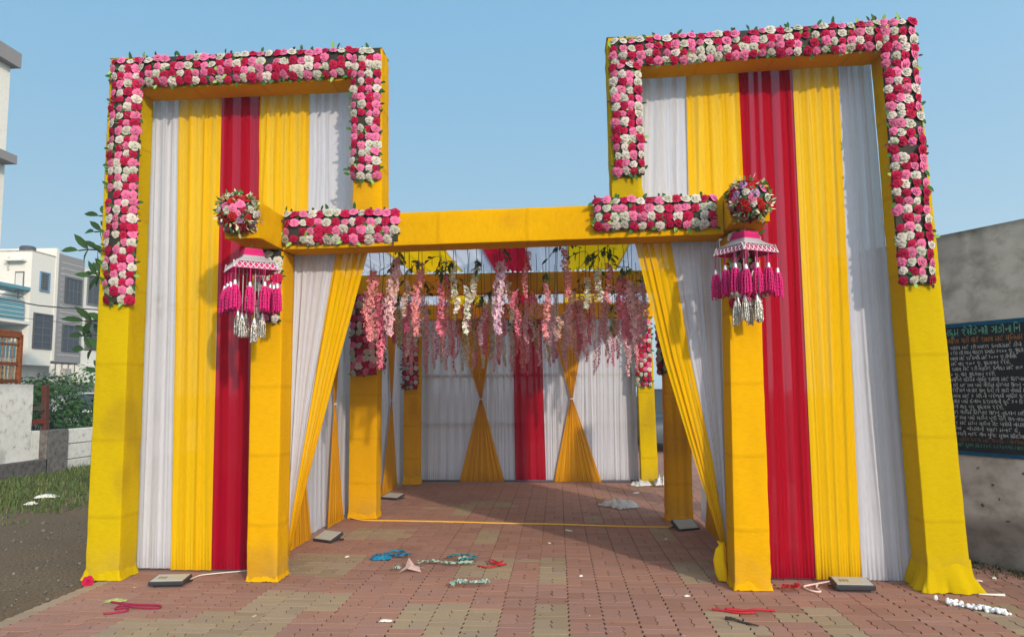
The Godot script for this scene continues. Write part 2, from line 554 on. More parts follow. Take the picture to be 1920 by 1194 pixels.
func blossom_string(label: String, at: Vector3, top: float, kind: int, colour: String, scale_y: float, leaves: int, lean := 0.0, group := "") -> void:
	# at: where it is tied; top: how far below that the blossoms begin
	var t := thing("blossom_string", label, "hanging flowers", at, rf(0, TAU), group)
	var b := MB.new()
	b.tube([Vector3.ZERO, Vector3(rf(-0.02, 0.02), -top * 0.5, rf(-0.02, 0.02)), Vector3(0, -top - 0.1, 0)], 0.003, 4, Color(0.07, 0.07, 0.03))
	obj("stem", b, M.plain, t)
	var bs := Basis(Vector3(0, 0, 1), lean) * Basis.from_scale(Vector3(1, scale_y, 1))
	obj("blossoms", blossom_mesh[kind], M["petal_" + colour], t, Transform3D(bs, Vector3(0, -top, 0)))
	for k in leaves:
		obj("leaf_sprig", sprig_mesh[rng.randi() % sprig_mesh.size()], M.leaf, t, Transform3D(Basis(Vector3.UP, rf(0, TAU)), Vector3(0, -top * rf(0.35, 1.05), 0)))

# ------------------------------------------------------------------ Gujarati hand lettering: strokes on a 10 x 10 grid (digits: x y), letters by code point
const GLYPH := {
	"ક": "61 30 11 23 55 67 48 18|15 65 87 89", "ખ": "12 31 33 16 28 47 53|50 56 68|90 99", "ગ": "12 31 42 47 28 16|80 89", "ચ": "11 51 53 34 57 68|35 85|80 89", "છ": "12 41 34 16 38 67 75 53|57 99",
	"જ": "11 41 43 25 48 77 84|60 51 72 91 99", "ઝ": "11 41 24 46 28|45 75 64 94|90 99", "ટ": "71 31 13 27 58 77", "ઠ": "42 13 16 48 76 73 42|42 60", "ડ": "71 31 33 64 67 28 16", "ણ": "11 16 38 57 51|57 68|90 99",
	"ત": "18 14 31 61 83 89", "થ": "13 31 43 25 17 48 85|90 99", "દ": "71 31 13 34 65 67 39", "ધ": "11 33 15 38 76|90 99", "ન": "14 36 34 14|34 84|80 89", "પ": "11 15 46 75|80 89", "ફ": "51 22 35 65 67 39|35 95",
	"બ": "12 15 36 54 51|35 75|80 89", "ભ": "11 16 27 16 34 54|50 59|54 84|80 89", "મ": "20 26 18 38 26|26 85|80 89", "ય": "11 34 14 37 66 73|80 89", "ર": "12 31 61 63 35 79", "લ": "16 12 33 36 53 72 84 89",
	"વ": "11 41 54 37 16|54 84|80 89", "શ": "12 31 43 25 59|90 99|35 62", "સ": "11 41 43 25 59|45 85|80 89", "હ": "21 52 34 65 47 79", "આ": "11 41 34 65 37 16|65 85|80 89|98 90", "અ": "11 41 34 65 37 16|65 85|80 89",
	"ઈ": "51 22 45 27 58|61 82 90", "ઇ": "51 22 45 27 58", "એ": "11 41 34 65 37 16|65 85|80 89|60 83", "કો": "15 85", "ગા": "80 89",
	"૦": "42 24 47 74 42", "૧": "22 42 44 25 59", "૨": "12 41 63 45 79", "૩": "11 51 34 65 37 17", "૪": "11 45 28 58 65 81", "૫": "11 15 45|61 68", "૭": "43 24 36 75 72 41 12|66 79", "૯": "51 22 35 65|35 17 49", "૮": "71 31 15 37 88",
	"(": "40 14 17 49", ")": "10 44 47 19", "-": "25 65", ".": "38 48 39 38", "/": "60 29",
}
var letter_cache := {}

func strokes(ch: String) -> Array:
	if letter_cache.has(ch): return letter_cache[ch]
	var out := []
	if GLYPH.has(ch):
		for part in GLYPH[ch].split("|"):
			var pl := []
			for pr in part.split(" "):
				pl.append(Vector2(int(pr[0]), int(pr[1])) / 10.0)
			out.append(pl)
	letter_cache[ch] = out
	return out

func write_line(im: Image, text: String, x0: float, x1: float, base: float, hgt: float, col: Color, pen: float) -> void:
	# lay out once to find the width, then scale it to fit
	var items := []   # [strokes, x, dy]
	var x := 0.0
	var prev := 0.0
	for ch in text:
		if ch == " ": x += 0.55
		elif ch == "ા": items.append([[[Vector2(0.05, 0.1), Vector2(0.05, 0.9)]], x, 0.0]); x += 0.25
		elif ch == "િ": items.append([[[Vector2(-0.1, 0.95), Vector2(-0.12, -0.05), Vector2(0.15, -0.28), Vector2(0.5, -0.1)]], prev, 0.0])
		elif ch == "ી": items.append([[[Vector2(0.02, 0.9), Vector2(0.05, 0.0), Vector2(-0.1, -0.28), Vector2(-0.4, -0.2)]], x, 0.0]); x += 0.25
		elif ch == "ુ": items.append([[[Vector2(-0.3, 1.0), Vector2(-0.5, 1.15), Vector2(-0.3, 1.3), Vector2(-0.1, 1.12), Vector2(0.0, 1.35)]], x, 0.0])
		elif ch == "ૂ": items.append([[[Vector2(-0.5, 1.0), Vector2(-0.2, 1.15), Vector2(-0.4, 1.3), Vector2(0.0, 1.3)]], x, 0.0])
		elif ch == "ે": items.append([[[Vector2(-0.45, -0.3), Vector2(-0.1, 0.0)]], x, 0.0])
		elif ch == "ો": items.append([[[Vector2(0.05, 0.9), Vector2(0.05, 0.0), Vector2(-0.3, -0.3)]], x, 0.0]); x += 0.25
		elif ch == "ં": items.append([[[Vector2(-0.3, -0.25), Vector2(-0.25, -0.2)]], x, 0.0])
		elif ch == "ર્": pass
		elif ch == "્": x -= 0.28
		elif ch == "ઁ": pass
		else:
			prev = x
			items.append([strokes(ch), x, 0.0])
			x += 0.5 if ch in [".", "(", ")", "૧", "-"] else 0.98
	var sc := (x1 - x0) / maxf(x, 0.1)
	for it in items:
		var jy := rf(-0.06, 0.06)
		var js := rf(0.9, 1.1)
		for pl in it[0]:
			for k in pl.size() - 1:
				var a := Vector2(x0 + (it[1] + pl[k].x) * sc, base + ((pl[k].y - 1.0) * js + jy) * hgt)
				var b := Vector2(x0 + (it[1] + pl[k + 1].x) * sc, base + ((pl[k + 1].y - 1.0) * js + jy) * hgt)
				var n := maxi(1, int(a.distance_to(b) / 1.2))
				for q in n + 1:
					var p := a.lerp(b, float(q) / n)
					var w := pen * (0.85 + 0.3 * noise(p.x * 0.2, p.y * 0.2))
					for dy in range(-4, 5):
						for dx in range(-4, 5):
							var al := clampf(w - Vector2(dx, dy).length(), 0.0, 1.0)
							if al <= 0.0: continue
							var xx := int(p.x) + dx
							var yy := int(p.y) + dy
							if xx >= 0 and yy >= 0 and xx < im.get_width() and yy < im.get_height():
								im.set_pixel(xx, yy, im.get_pixel(xx, yy).lerp(col, al * 0.85))

func notice_texture() -> ImageTexture:
	var W := 1024
	var H := 1178
	var im := Image.create(W, H, false, Image.FORMAT_RGB8)
	im.fill(Color(0.17, 0.165, 0.17))
	for y in range(0, H, 2):
		for x in range(0, W, 2):
			var k := 0.168 + 0.022 * noise(x * 0.02, y * 0.02, 5.0) + 0.014 * noise(x * 0.25, y * 0.09, 8.0)
			im.fill_rect(Rect2i(x, y, 2, 2), Color(k, k * 0.98, k))
	var blue := Color(0.10, 0.36, 0.50)
	for y in 40:
		for x in range(0, W, 4):
			var e := 34.0 + 4.0 * noise(x * 0.05, 3.0)
			if y < e:
				im.fill_rect(Rect2i(x, y, 4, 1), blue * (0.9 + 0.2 * noise(x * 0.02, y * 0.1)))
				im.fill_rect(Rect2i(x, H - 1 - y, 4, 1), blue * (0.85 + 0.2 * noise(x * 0.02, y * 0.1, 7.0)))
	var green := Color(0.38, 0.66, 0.56)
	var orange := Color(0.64, 0.40, 0.20)
	var white := Color(0.74, 0.72, 0.70)
	var lines := [
		["મકુમ રેસીડેન્સી વાડીના નિ", 0.83], ["વ્યક્તિએ વાડી ભાડે રાખવા માટે આ નિયમ", 0.84], ["ડે રાખવા માટે ૧ દિવસ(૧૨ કલાક)માટે ડીપો", 0.83], ["ના રહેશે ૧ દિવસનું ભાડુ(૧૨ કલાક) ૩૫૦૦ રૂા. ચુકવ", 0.84],
		["ડે રાખવા માટે ૨૪ કલાક માટે ૩૦૦૦ રૂા ડીપોઝીટ", 0.79], ["ક માટે ભાડુ ૫૧૦૦ રૂા. ચુકવવાનું રહેશે.", 0.73], ["ડે રાખવા માટે ૨ દિવસ(૪૮ કલાક) માટે ૧૫૦", 0.83], ["૦૦ રૂા. ભાડુ ચુકવવાનું રહેશે.", 0.60],
		["વ્યક્તિને વાડીમાં બેસણુ રાખવા માટે કોઈપણ", 0.84], ["ણુ શરૂ થઈ ગયા પછી વાડીમાં કોઈપણ જાતનું ન", 0.84], ["રહેશે અને પ્રસંગ ચાલુ કરી તો વાડી બેસણા મ", 0.84], ["રાખવા માટે ૩ મહિના પહેલાથી બુકીંગ કર", 0.84],
		["રાખ્યા પછી કેન્સલ કરાવવાની છુટ ૩૦ દિવ", 0.84], ["રીતો ભાડુ પુરૂ ચુકવવા રહેશે.", 0.65], ["યાત વાડીમાં કોઈપણ જાતનું નુકશાન થશે.", 0.83], ["થઈ ગયા પછી વાડીને પુરી રીતે સાફ-સફાઈ", 0.84],
		["ગર માટે મંડપ વાડીના ગેટ પાસેથી બાંધવાન", 0.84], ["રીયાળુ બાંધવાની સખત મનાઈ છે.", 0.77], ["વપરાતા લાઈટ બીલ યુનિટ મુજબ કમિટીએ ન", 0.84], ["ડી બુકીંગ કરવા માટે સંપર્ક - જેન્તીભાઈ", 0.82], ["રાભાઈ કુમાર.મો.૯૯૯૮ ૯૯૩૯૫૭૯/ભગવાન", 0.84],
	]
	for k in lines.size():
		var y: float = 120.0 + (0.0 if k == 0 else 24.0 + (k - 1) * 48.6) + (10.0 if k == 1 else 20.0 if k > 1 else 0.0)
		y = 118.0 if k == 0 else (184.0 if k == 1 else 240.0 + (k - 2) * 48.0)
		var h := 64.0 if k == 0 else (46.0 if k == 1 else 33.0)
		var col := green if k in [0, 20] else (orange if k in [1, 19] else white)
		if k >= 19: col = col.lerp(Color(0.17, 0.165, 0.17), 0.35)
		write_line(im, lines[k][0], (0.155 + 0.0018 * k) * W, lines[k][1] * W, y, h, col, 4.4 if k == 0 else (3.6 if k == 1 else 3.0))
	return ImageTexture.create_from_image(im)

# ------------------------------------------------------------------ small things on the ground
func smooth_path(pts: Array, n := 6) -> Array:
	var c := Curve3D.new()
	for k in pts.size():
		var a: Vector3 = pts[maxi(k - 1, 0)]
		var b: Vector3 = pts[mini(k + 1, pts.size() - 1)]
		c.add_point(pts[k], (a - b) / 6.0, (b - a) / 6.0)
	var out := []
	var total := n * (pts.size() - 1)
	for k in total + 1: out.append(c.sample_baked(c.get_baked_length() * k / total, true))
	return out

func cord(called: String, label: String, category: String, pts: Array, r: float, m: Material, group := "") -> MeshInstance3D:
	var b := MB.new()
	b.tube(smooth_path(pts), r, 6)
	var o := obj(called, b, m)
	tag(o, label, category, group)
	return o

func ribbon_mb(pts: Array, w: float, sd: int, lift := 0.02) -> MB:
	var b := MB.new()
	var p := smooth_path(pts, 8)
	for k in p.size():
		var d: Vector3 = (p[mini(k + 1, p.size() - 1)] - p[maxi(k - 1, 0)]).normalized()
		var side := d.cross(Vector3.UP).normalized()
		var ww := w * (0.65 + 0.6 * noise(k * 4.0, sd, 1.0))
		for i in 6:
			var s := i / 5.0 - 0.5
			b.add(p[k] + side * s * ww + Vector3.UP * (0.012 + lift * (0.5 + 0.9 * noise(k * 4.0, i * 9.0, sd))), g1(0.9 + 0.25 * noise(k * 7.0, i * 13.0, sd)))
	b.lattice(0, 6, p.size())
	return b

func crumple_mb(w: float, d: float, h: float, sd: int) -> MB:
	var b := MB.new()
	var N := 13
	for j in N:
		for i in N:
			var u := i / (N - 1.0) * 2.0 - 1.0
			var v := j / (N - 1.0) * 2.0 - 1.0
			var e := 1.0 - pow(maxf(absf(u), absf(v)), 3.0)
			var nn := absf(noise(u * 8.0 + sd * 3.0, v * 8.0, sd)) + 0.5 * absf(noise(u * 20.0, v * 20.0, sd + 5.0))
			var k := 1.0 + 0.5 * noise(u * 8.0, v * 8.0, sd + 30.0)
			b.add(Vector3(u * w * 0.5 * k, 0.004 + h * (0.25 * e + 1.2 * nn * (0.35 + e)), -v * d * 0.5 * k))
	b.lattice(0, N, N)
	return b

func floodlight(label: String, at: Vector3, turn: float, pitch: float, s: Vector3, marks := false) -> Node3D:
	var t := thing("flood_light", label, "floodlight", at, turn, "floodlights lying on the paving")
	var bs := Basis(Vector3.RIGHT, pitch)
	var b := MB.new()
	b.box(bs * Vector3(0, s.y * 0.62, 0), Vector3(s.x, s.y * 0.5, s.z), Color(0.03, 0.03, 0.032), bs, 0.006)
	b.box(bs * Vector3(0, s.y * 0.25, 0), Vector3(s.x * 0.8, s.y * 0.5, s.z * 0.75), Color(0.03, 0.03, 0.032), bs, 0.008)
	for k in 7: b.box(bs * Vector3((k - 3) * s.x * 0.11, s.y * 0.1, 0), Vector3(0.004, s.y * 0.3, s.z * 0.7), Color(0.03, 0.03, 0.032), bs)
	obj("body", b, M.dark_metal, t)
	var f := MB.new()
	f.box(bs * Vector3(0, s.y * 0.885, 0), Vector3(s.x * 0.90, 0.006, s.z * 0.86), Color(0.44, 0.42, 0.36), bs, 0.002)
	var fr := obj("front_panel", f, M.panel, t)
	if marks:
		var mk := MB.new()
		for k in 3:
			var cx := s.x * (-0.30 + 0.085 * k)
			for q in 4: mk.box(bs * Vector3(cx, s.y * 0.885 + 0.0046, -s.z * 0.08 + q * 0.013), Vector3(0.018 - 0.004 * (q % 2), 0.002, 0.005), Color(0.30, 0.20, 0.04), bs)
			mk.box(bs * Vector3(cx + 0.003, s.y * 0.885 + 0.005, -s.z * 0.08 + 0.02), Vector3(0.004, 0.002, 0.05), Color(0.30, 0.20, 0.04), bs)
		obj("mark", mk, M.plain, fr)
	var br := MB.new()
	br.tube([Vector3(-s.x * 0.5, s.y * 0.4, 0), Vector3(-s.x * 0.54, 0.014, -s.z * 0.35), Vector3(s.x * 0.54, 0.014, -s.z * 0.35), Vector3(s.x * 0.5, s.y * 0.4, 0)], 0.007, 5, Color(0.03, 0.03, 0.03))
	obj("bracket", br, M.dark_metal, t)
	return t

func tassel(parent: Node3D, at: Vector3, cord_len: float, body: ArrayMesh, bm: Material, cap_r: float) -> void:
	var t := Node3D.new()
	t.name = "tassel"
	parent.add_child(t, true)
	t.position = at
	var b := MB.new()
	b.tube([Vector3.ZERO, Vector3(0.001, -cord_len, 0)], 0.004, 5)
	obj("cord", b, M.magenta if bm == M.magenta else M.silver_cord, t)
	var c := MB.new()
	c.lathe([Vector2(cap_r * 1.15, -0.042), Vector2(cap_r * 1.05, -0.036), Vector2(cap_r * 0.78, -0.012), Vector2(cap_r * 0.72, -0.003), Vector2(cap_r * 0.3, 0.0), Vector2(0.002, 0.002)], 12)
	obj("cap", c, M.silver, t, Transform3D(Basis(), Vector3(0, -cord_len + 0.02, 0)))
	obj("strands", body, bm, t, Transform3D(Basis(Vector3.UP, rf(0, TAU)), Vector3(0, -cord_len - 0.015, 0)))

func tassel_body(sd: int, r: float, ln: float, n: int, bead: float) -> ArrayMesh:
	var b := MB.new()
	rng.seed = sd
	for k in n:
		var a := TAU * k / n + rf(-0.1, 0.1)
		var rr := r * (1.0 if k % 3 else 0.55)
		var pts := []
		var rad := []
		var l := ln * rf(0.93, 1.04)
		var m := int(l / bead)
		for j in m + 1:
			var t := float(j) / m
			var q := rr * (0.55 + 0.45 * minf(1.0, t * 3.0)) * (1.0 + 0.1 * t)
			pts.append(Vector3(cos(a) * q + rf(-0.002, 0.002), -l * t, sin(a) * q + rf(-0.002, 0.002)))
			rad.append(bead * (0.62 if j % 2 else 0.30))
		b.tube(pts, rad, 5, g1(rf(0.8, 1.15)))
	return b.mesh()

func lantern(label: String, at: Vector3, turn: float, sd: int) -> void:   # at: the hook
	var t := thing("tassel_lantern", label, "hanging lantern", at, turn, "tassel lanterns under the beam ends")
	rng.seed = sd
	var b := MB.new()
	b.tube(smooth_path([Vector3(0, 0.0, 0), Vector3(0.012, -0.02, 0), Vector3(0, -0.035, 0), Vector3(-0.016, -0.06, 0), Vector3(0.016, -0.06, 0), Vector3(0, -0.03, 0)], 3), 0.002, 4, Color(0.4, 0.36, 0.3))
	obj("hook", b, M.plain, t)
	var y0 := -0.065
	b = MB.new()   # magenta block wound with cord
	for k in 6:
		var yy := y0 - 0.006 - k * 0.0095
		var h := 0.062 + 0.003 * k
		b.tube([Vector3(-h, yy, h), Vector3(h, yy, h), Vector3(h, yy, -h), Vector3(-h, yy, -h), Vector3(-h, yy, h)], 0.0062, 5, Color(0.62, 0.02, 0.16) * g1(rf(0.85, 1.1)))
	b.box(Vector3(0, y0 - 0.03, 0), Vector3(0.128, 0.056, 0.128), Color(0.55, 0.02, 0.14))
	obj("crown", b, M.plain, t)
	b = MB.new()   # white flaring band
	for k in 7:
		var u := k / 6.0
		var yy := y0 - 0.062 - u * 0.05
		var h := 0.076 + 0.05 * u * u + 0.015 * u
		b.tube([Vector3(-h, yy, h), Vector3(h, yy, h), Vector3(h, yy, -h), Vector3(-h, yy, -h), Vector3(-h, yy, h)], 0.006, 5, Color(0.43, 0.38, 0.39) * g1(rf(0.85, 1.08)))
	obj("band", b, M.plain, t)
	b = MB.new()   # magenta skirt with a white lattice
	var top := 0.130
	var bot := 0.162
	var ya := y0 - 0.112
	var yb := y0 - 0.168
	for q in 4:
		var rt := Basis(Vector3.UP, q * PI / 2)
		b.quad(rt * Vector3(-bot, yb, bot), rt * Vector3(bot, yb, bot), rt * Vector3(top, ya, top), rt * Vector3(-top, ya, top), Color(0.55, 0.015, 0.12))
	obj("skirt", b, M.plain, t)
	b = MB.new()
	for q in 4:
		var rt := Basis(Vector3.UP, q * PI / 2)
		for k in 9:
			var xa := lerpf(-bot, bot, k / 8.0)
			for s in [-1.0, 1.0]:
				var xb: float = clampf(xa + s * 0.037 * 1.1, -bot, bot)
				b.tube([rt * Vector3(xa, yb, bot + 0.006), rt * Vector3(xb, ya, top + 0.006)], 0.0042, 4, Color(0.60, 0.52, 0.54))
		b.tube([rt * Vector3(-bot, yb, bot + 0.004), rt * Vector3(bot, yb, bot + 0.004)], 0.004, 4, Color(0.62, 0.2, 0.32))
	obj("lattice", b, M.plain, t)
	var pink := tassel_body(sd + 1, 0.030, 0.185, 15, 0.0125)
	var silv := tassel_body(sd + 2, 0.021, 0.155, 11, 0.0095)
	for q in 4:
		var rt := Basis(Vector3.UP, q * PI / 2)
		for k in 3:
			var p: Vector3 = rt * Vector3(lerpf(-bot, bot, (k + 0.1) / 3.0), yb, bot)
			tassel(t, p, 0.115 + rf(-0.02, 0.02), pink, M.magenta, 0.016)
	for k in 6:
		var a := TAU * k / 6.0 + 0.4
		tassel(t, Vector3(cos(a) * 0.09, yb + 0.03, sin(a) * 0.09), 0.375 + rf(-0.03, 0.05), silv, M.bead, 0.015)

func car(label: String, at: Vector3, turn: float, col: Color) -> void:
	var t := thing("parked_car", label, "car", at, turn)
	# side outline along z (length 3.7), extruded over x with narrowing towards the top
	var low := [Vector2(-1.85, 0.28), Vector2(-1.87, 0.62), Vector2(-1.78, 0.86), Vector2(-1.0, 0.95), Vector2(1.2, 0.98), Vector2(1.8, 0.9), Vector2(1.85, 0.6), Vector2(1.8, 0.28)]
	var cab := [Vector2(-1.0, 0.94), Vector2(-0.35, 1.46), Vector2(0.5, 1.52), Vector2(1.3, 1.45), Vector2(1.72, 0.95)]
	var b := MB.new()
	var xs := [-0.80, -0.74, 0.74, 0.80]
	for k in low.size():
		var q: Vector2 = low[k]
		for i in 4:
			var e: float = 0.03 if i in [0, 3] else 0.0
			b.add(Vector3(xs[i], q.y - e, q.x * (1.0 - e * 0.6)), Color.WHITE)
	b.lattice(0, 4, low.size())
	b.poly([0, 1, 2, 3, 4, 5, 6, 7].map(func(k): return Vector3(0.80, low[k].y, low[k].x)))
	b.poly([7, 6, 5, 4, 3, 2, 1, 0].map(func(k): return Vector3(-0.80, low[k].y, low[k].x)))
	b.box(Vector3(0, 1.5, 0.45), Vector3(1.16, 0.04, 1.3), Color.WHITE, Basis.IDENTITY, 0.015)
	var pm := mat("paint%d" % taken.size(), col, 0.35, {"spec": 0.5})
	obj("body", b, pm, t)
	b = MB.new()
	for k in cab.size():
		var q: Vector2 = cab[k]
		var w := lerpf(0.74, 0.58, clampf((q.y - 0.94) / 0.55, 0.0, 1.0))
		for i in 2: b.add(Vector3(w * (1 if i else -1), q.y, q.x), Color(0.05, 0.06, 0.07))
	b.lattice(0, 2, cab.size())
	for s in [-1.0, 1.0]:
		var pl := cab.map(func(q): return Vector3(s * lerpf(0.74, 0.58, clampf((q.y - 0.94) / 0.55, 0.0, 1.0)), q.y, q.x))
		b.poly(pl, Color(0.05, 0.06, 0.07))
	obj("windows", b, M.glass_dark, t)
	for s in [-1.0, 1.0]:
		for z in [-1.15, 1.15]:
			b = MB.new()
			b.lathe([Vector2(0.02, -0.10), Vector2(0.27, -0.10), Vector2(0.31, -0.06), Vector2(0.31, 0.06), Vector2(0.27, 0.10), Vector2(0.18, 0.10), Vector2(0.17, 0.08), Vector2(0.01, 0.08)], 16, Color(0.02, 0.02, 0.02))
			obj("wheel", b, M.plain, t, Transform3D(Basis(Vector3(0, 0, 1), -PI / 2 * s), Vector3(0.72 * s, 0.31, z)))
		b = MB.new()
		b.box(Vector3(0.62 * s, 0.72, 1.84), Vector3(0.26, 0.16, 0.06), Color(0.5, 0.01, 0.01), Basis.IDENTITY, 0.02)
		obj("tail_light", b, M.plain, t)

# ------------------------------------------------------------------ paving
func paver_mb(w: float, d: float, zig: int, sd: int, deep := true) -> MB:   # zigzag on both sides, straight front and back; top at y = 0
	rng.seed = sd
	var amp := 0.0075
	var pts := []
	var n := zig * 2
	var g := 0.0022
	for k in n + 1:   # right side, front to back
		var z := d * 0.5 - d * k / n
		pts.append(Vector3(w * 0.5 - g + amp * (1.0 if k % 2 else -1.0), 0, clampf(z, -d * 0.5 + g * 0.35, d * 0.5 - g * 0.35)))
	for k in n + 1:   # left side, back to front
		var kk := n - k
		var z := d * 0.5 - d * kk / n
		pts.append(Vector3(-w * 0.5 + g + amp * (1.0 if kk % 2 else -1.0), 0, clampf(z, -d * 0.5 + g * 0.35, d * 0.5 - g * 0.35)))
	for k in pts.size(): pts[k] += Vector3(rf(-0.0012, 0.0012), 0, rf(-0.0012, 0.0012))
	var b := MB.new()
	var m := pts.size()
	var ch := 0.0018
	var top := []
	for p in pts: top.append(Vector3(p.x * (1.0 - 2.0 * ch / w), 0.0, p.z * (1.0 - 2.0 * ch / d)))
	var st := b.v.size()
	# top faces between the matching points of both sides
	for k in n:
		var a: Vector3 = top[k]
		var c2: Vector3 = top[k + 1]
		var e: Vector3 = top[m - 1 - k]
		var f: Vector3 = top[m - 2 - k]
		b.quad(e, a, c2, f)
	for k in m:
		var k2 := (k + 1) % m
		b.quad(pts[k] + Vector3(0, -0.004, 0), pts[k2] + Vector3(0, -0.004, 0), top[k2], top[k], g1(0.92))
		if deep: b.quad(pts[k] + Vector3(0, -0.02, 0), pts[k2] + Vector3(0, -0.02, 0), pts[k2] + Vector3(0, -0.004, 0), pts[k] + Vector3(0, -0.004, 0), g1(0.6))
	return b

const BEIGE := [[-0.18, 0.06, -7.02, -6.14], [-0.62, -0.16, -7.0, -6.84], [-0.86, -0.40, -6.84, -6.30], [-0.18, 0.06, -5.50, -4.5], [-0.64, -0.40, -5.40, -5.05], [-0.86, -0.4, -5.06, -4.5], [-1.1, -0.63, -5.5, -4.9], [-0.9, -0.62, -8.3, -7.55],
	[-2.45, -1.75, -7.10, -6.28], [-2.3, -1.6, -8.4, -7.8], [-2.2, -1.55, -5.75, -5.2], [-2.5, -1.75, -5.25, -4.5], [-2.9, -2.4, -5.1, -4.6], [1.0, 1.26, -6.95, -6.2], [1.0, 1.26, -5.35, -4.5], [1.42, 1.66, -5.4, -5.2], [1.64, 1.88, -5.55, -4.5],
	[2.8, 3.1, -5.6, -4.5], [-3.75, -3.55, -6.4, -4.5], [0.95, 1.2, -8.5, -7.75], [-1.3, -1.1, -9.9, -9.3], [0.3, 0.5, -9.2, -8.9], [2.1, 2.35, -7.9, -7.2]]

func pave() -> void:
	var holder := Node3D.new()
	holder.name = "pavement"
	add_child(holder, true)
	holder.set_meta("kind", "structure")
	var bed := MB.new()
	bed.quad(Vector3(-3.72, -0.011, -3.2), Vector3(3.62, -0.011, -3.2), Vector3(3.62, -0.011, -34.0), Vector3(-3.72, -0.011, -34.0))
	obj("sand_bed", bed, M.joint, holder)
	var cw := 0.228
	var kinds := [[0.114, 0.19, 2], [0.228, 0.0925, 1]]
	var variants := [[], []]
	var far := [[], []]
	for q in 2:
		for k in 3:
			var pm := paver_mb(kinds[q][0], kinds[q][1], kinds[q][2], 50 + k + q * 10)
			variants[q].append([pm.mesh(), pm])
			far[q].append(paver_mb(kinds[q][0], kinds[q][1], kinds[q][2], 80 + k + q * 10, false))
	var list := []
	rng.seed = 4242
	for ci in range(-17, 16):
		var x0 := 0.054 + ci * cw
		var phase: float = [0.0, 0.19, 0.07, 0.28, 0.14][posmod(ci * 3, 5)] + 0.03 * sin(ci * 2.0)
		var z: float = -3.4 - phase
		while z > -22.0:
			for part in 2:
				for s in (2):
					var c: Vector3
					if part == 0: c = Vector3(x0 + 0.057 + s * 0.114, 0, z - 0.095)
					else: c = Vector3(x0 + 0.114, 0, z - 0.19 - 0.04625 - s * 0.0925)
					if ci == -17:
						if s == 0: continue
						c = Vector3(-3.651, 0, z - 0.095 - part * 0.1875)
						list.append([0, c, rng.randi() % 3, rng.randf(), rng.randf(), rng.randf()])
						continue
					list.append([part, c, rng.randi() % 3, rng.randf(), rng.randf(), rng.randf()])
			z -= 0.375
	for e in list:
		var c: Vector3 = e[1]
		var beige := false
		for r in BEIGE:
			if c.x > r[0] and c.x < r[1] and c.z > r[2] and c.z < r[3]: beige = true
		if c.z < -9.5 and noise(c.x * 1.2, c.z * 0.9, 77.0) > 0.42: beige = true
		e.append(beige)
	list.sort_custom(func(a, b): return a[1].z > b[1].z)
	var rest := MB.new()
	var made := 0
	for e in list:
		var c: Vector3 = e[1]
		if c.z > -4.55: continue
		var visible_here: bool = absf(c.x - 0.06) < 0.72 * -c.z
		var jig := Basis(Vector3.UP, (e[3] - 0.5) * 0.025) * Basis(Vector3.RIGHT, (e[4] - 0.5) * 0.008) * Basis(Vector3(0, 0, 1), (e[5] - 0.5) * 0.010)
		var at := Transform3D(jig, c + Vector3(0, (e[4] - 0.6) * 0.002, 0))
		var tone := clampi(int(2.5 + 4.2 * noise(c.x * 1.3, c.z * 1.6, 50.0) + (e[3] - 0.5) * 3.2), 0, 4)
		if made < 300 and visible_here and c.z > -6.0:
			obj("paver", variants[e[0]][e[2]][0], (M["paver_beige%d" % tone] if e[6] else M["paver_red%d" % tone]), holder, at)
			made += 1
		else:
			rest.put(variants[e[0]][e[2]][1] if c.z > -8.0 else far[e[0]][e[2]], at, M["paver_beige%d" % tone].get_meta("lin") if e[6] else M["paver_red%d" % tone].get_meta("lin"))
	obj("paver_rows", rest, M.paver_vc, holder).set_meta("kind", "stuff")

# ------------------------------------------------------------------ scene
func _ready() -> void:
	nz.seed = 11
	nz.noise_type = FastNoiseLite.TYPE_SIMPLEX_SMOOTH
	nz.frequency = 0.35
	nz.fractal_octaves = 3
	# camera, sky, sun, exposure
	var cam := Camera3D.new()
	cam.name = "camera"
	add_child(cam)
	cam.transform = Transform3D(Basis(Vector3(0.9982, -0.0063, -0.0600), Vector3(0.0119, 0.9955, 0.0943), Vector3(0.0591, -0.0949, 0.9937)).orthonormalized(), Vector3(0, 1.5, 0))
	cam.fov = rad_to_deg(2.0 * atan(597.0 / 1420.0))
	cam.near = 0.05
	cam.far = 900.0
	cam.current = true
	var az := deg_to_rad(31.0)
	var el := deg_to_rad(21.3)
	var to_sun := Vector3(sin(az) * cos(el), sin(el), cos(az) * cos(el))
	var sky_mat := PanoramaSkyMaterial.new()
	sky_mat.panorama = hazy_sky(to_sun)
	var sky := Sky.new()
	sky.sky_material = sky_mat
	var env := Environment.new()
	env.background_mode = Environment.BG_SKY
	env.sky = sky
	env.tonemap_mode = Environment.TONE_MAPPER_LINEAR
	env.tonemap_exposure = 1.68
	env.sdfgi_enabled = true
	env.ssao_enabled = true
	env.ssil_enabled = true
	env.fog_enabled = true
	env.fog_density = 0.0022
	env.fog_light_color = Color(0.70, 0.76, 0.80)
	var we := WorldEnvironment.new()
	we.name = "environment"
	we.environment = env
	add_child(we)
	var sun := DirectionalLight3D.new()
	sun.name = "sun"
	add_child(sun)
	sun.look_at_from_position(to_sun * 50.0, Vector3.ZERO)
	sun.light_energy = 0.6
	sun.light_color = Color(1.0, 0.945, 0.87)
	sun.light_angular_distance = 1.4
	sun.shadow_enabled = true

	materials()
	flowers_prepare()
	ground()
	pave()
	right_wall()
	left_side()
	far_buildings()
	gates()
	tunnel()
	flower_panels()
	hanging()
	litter()

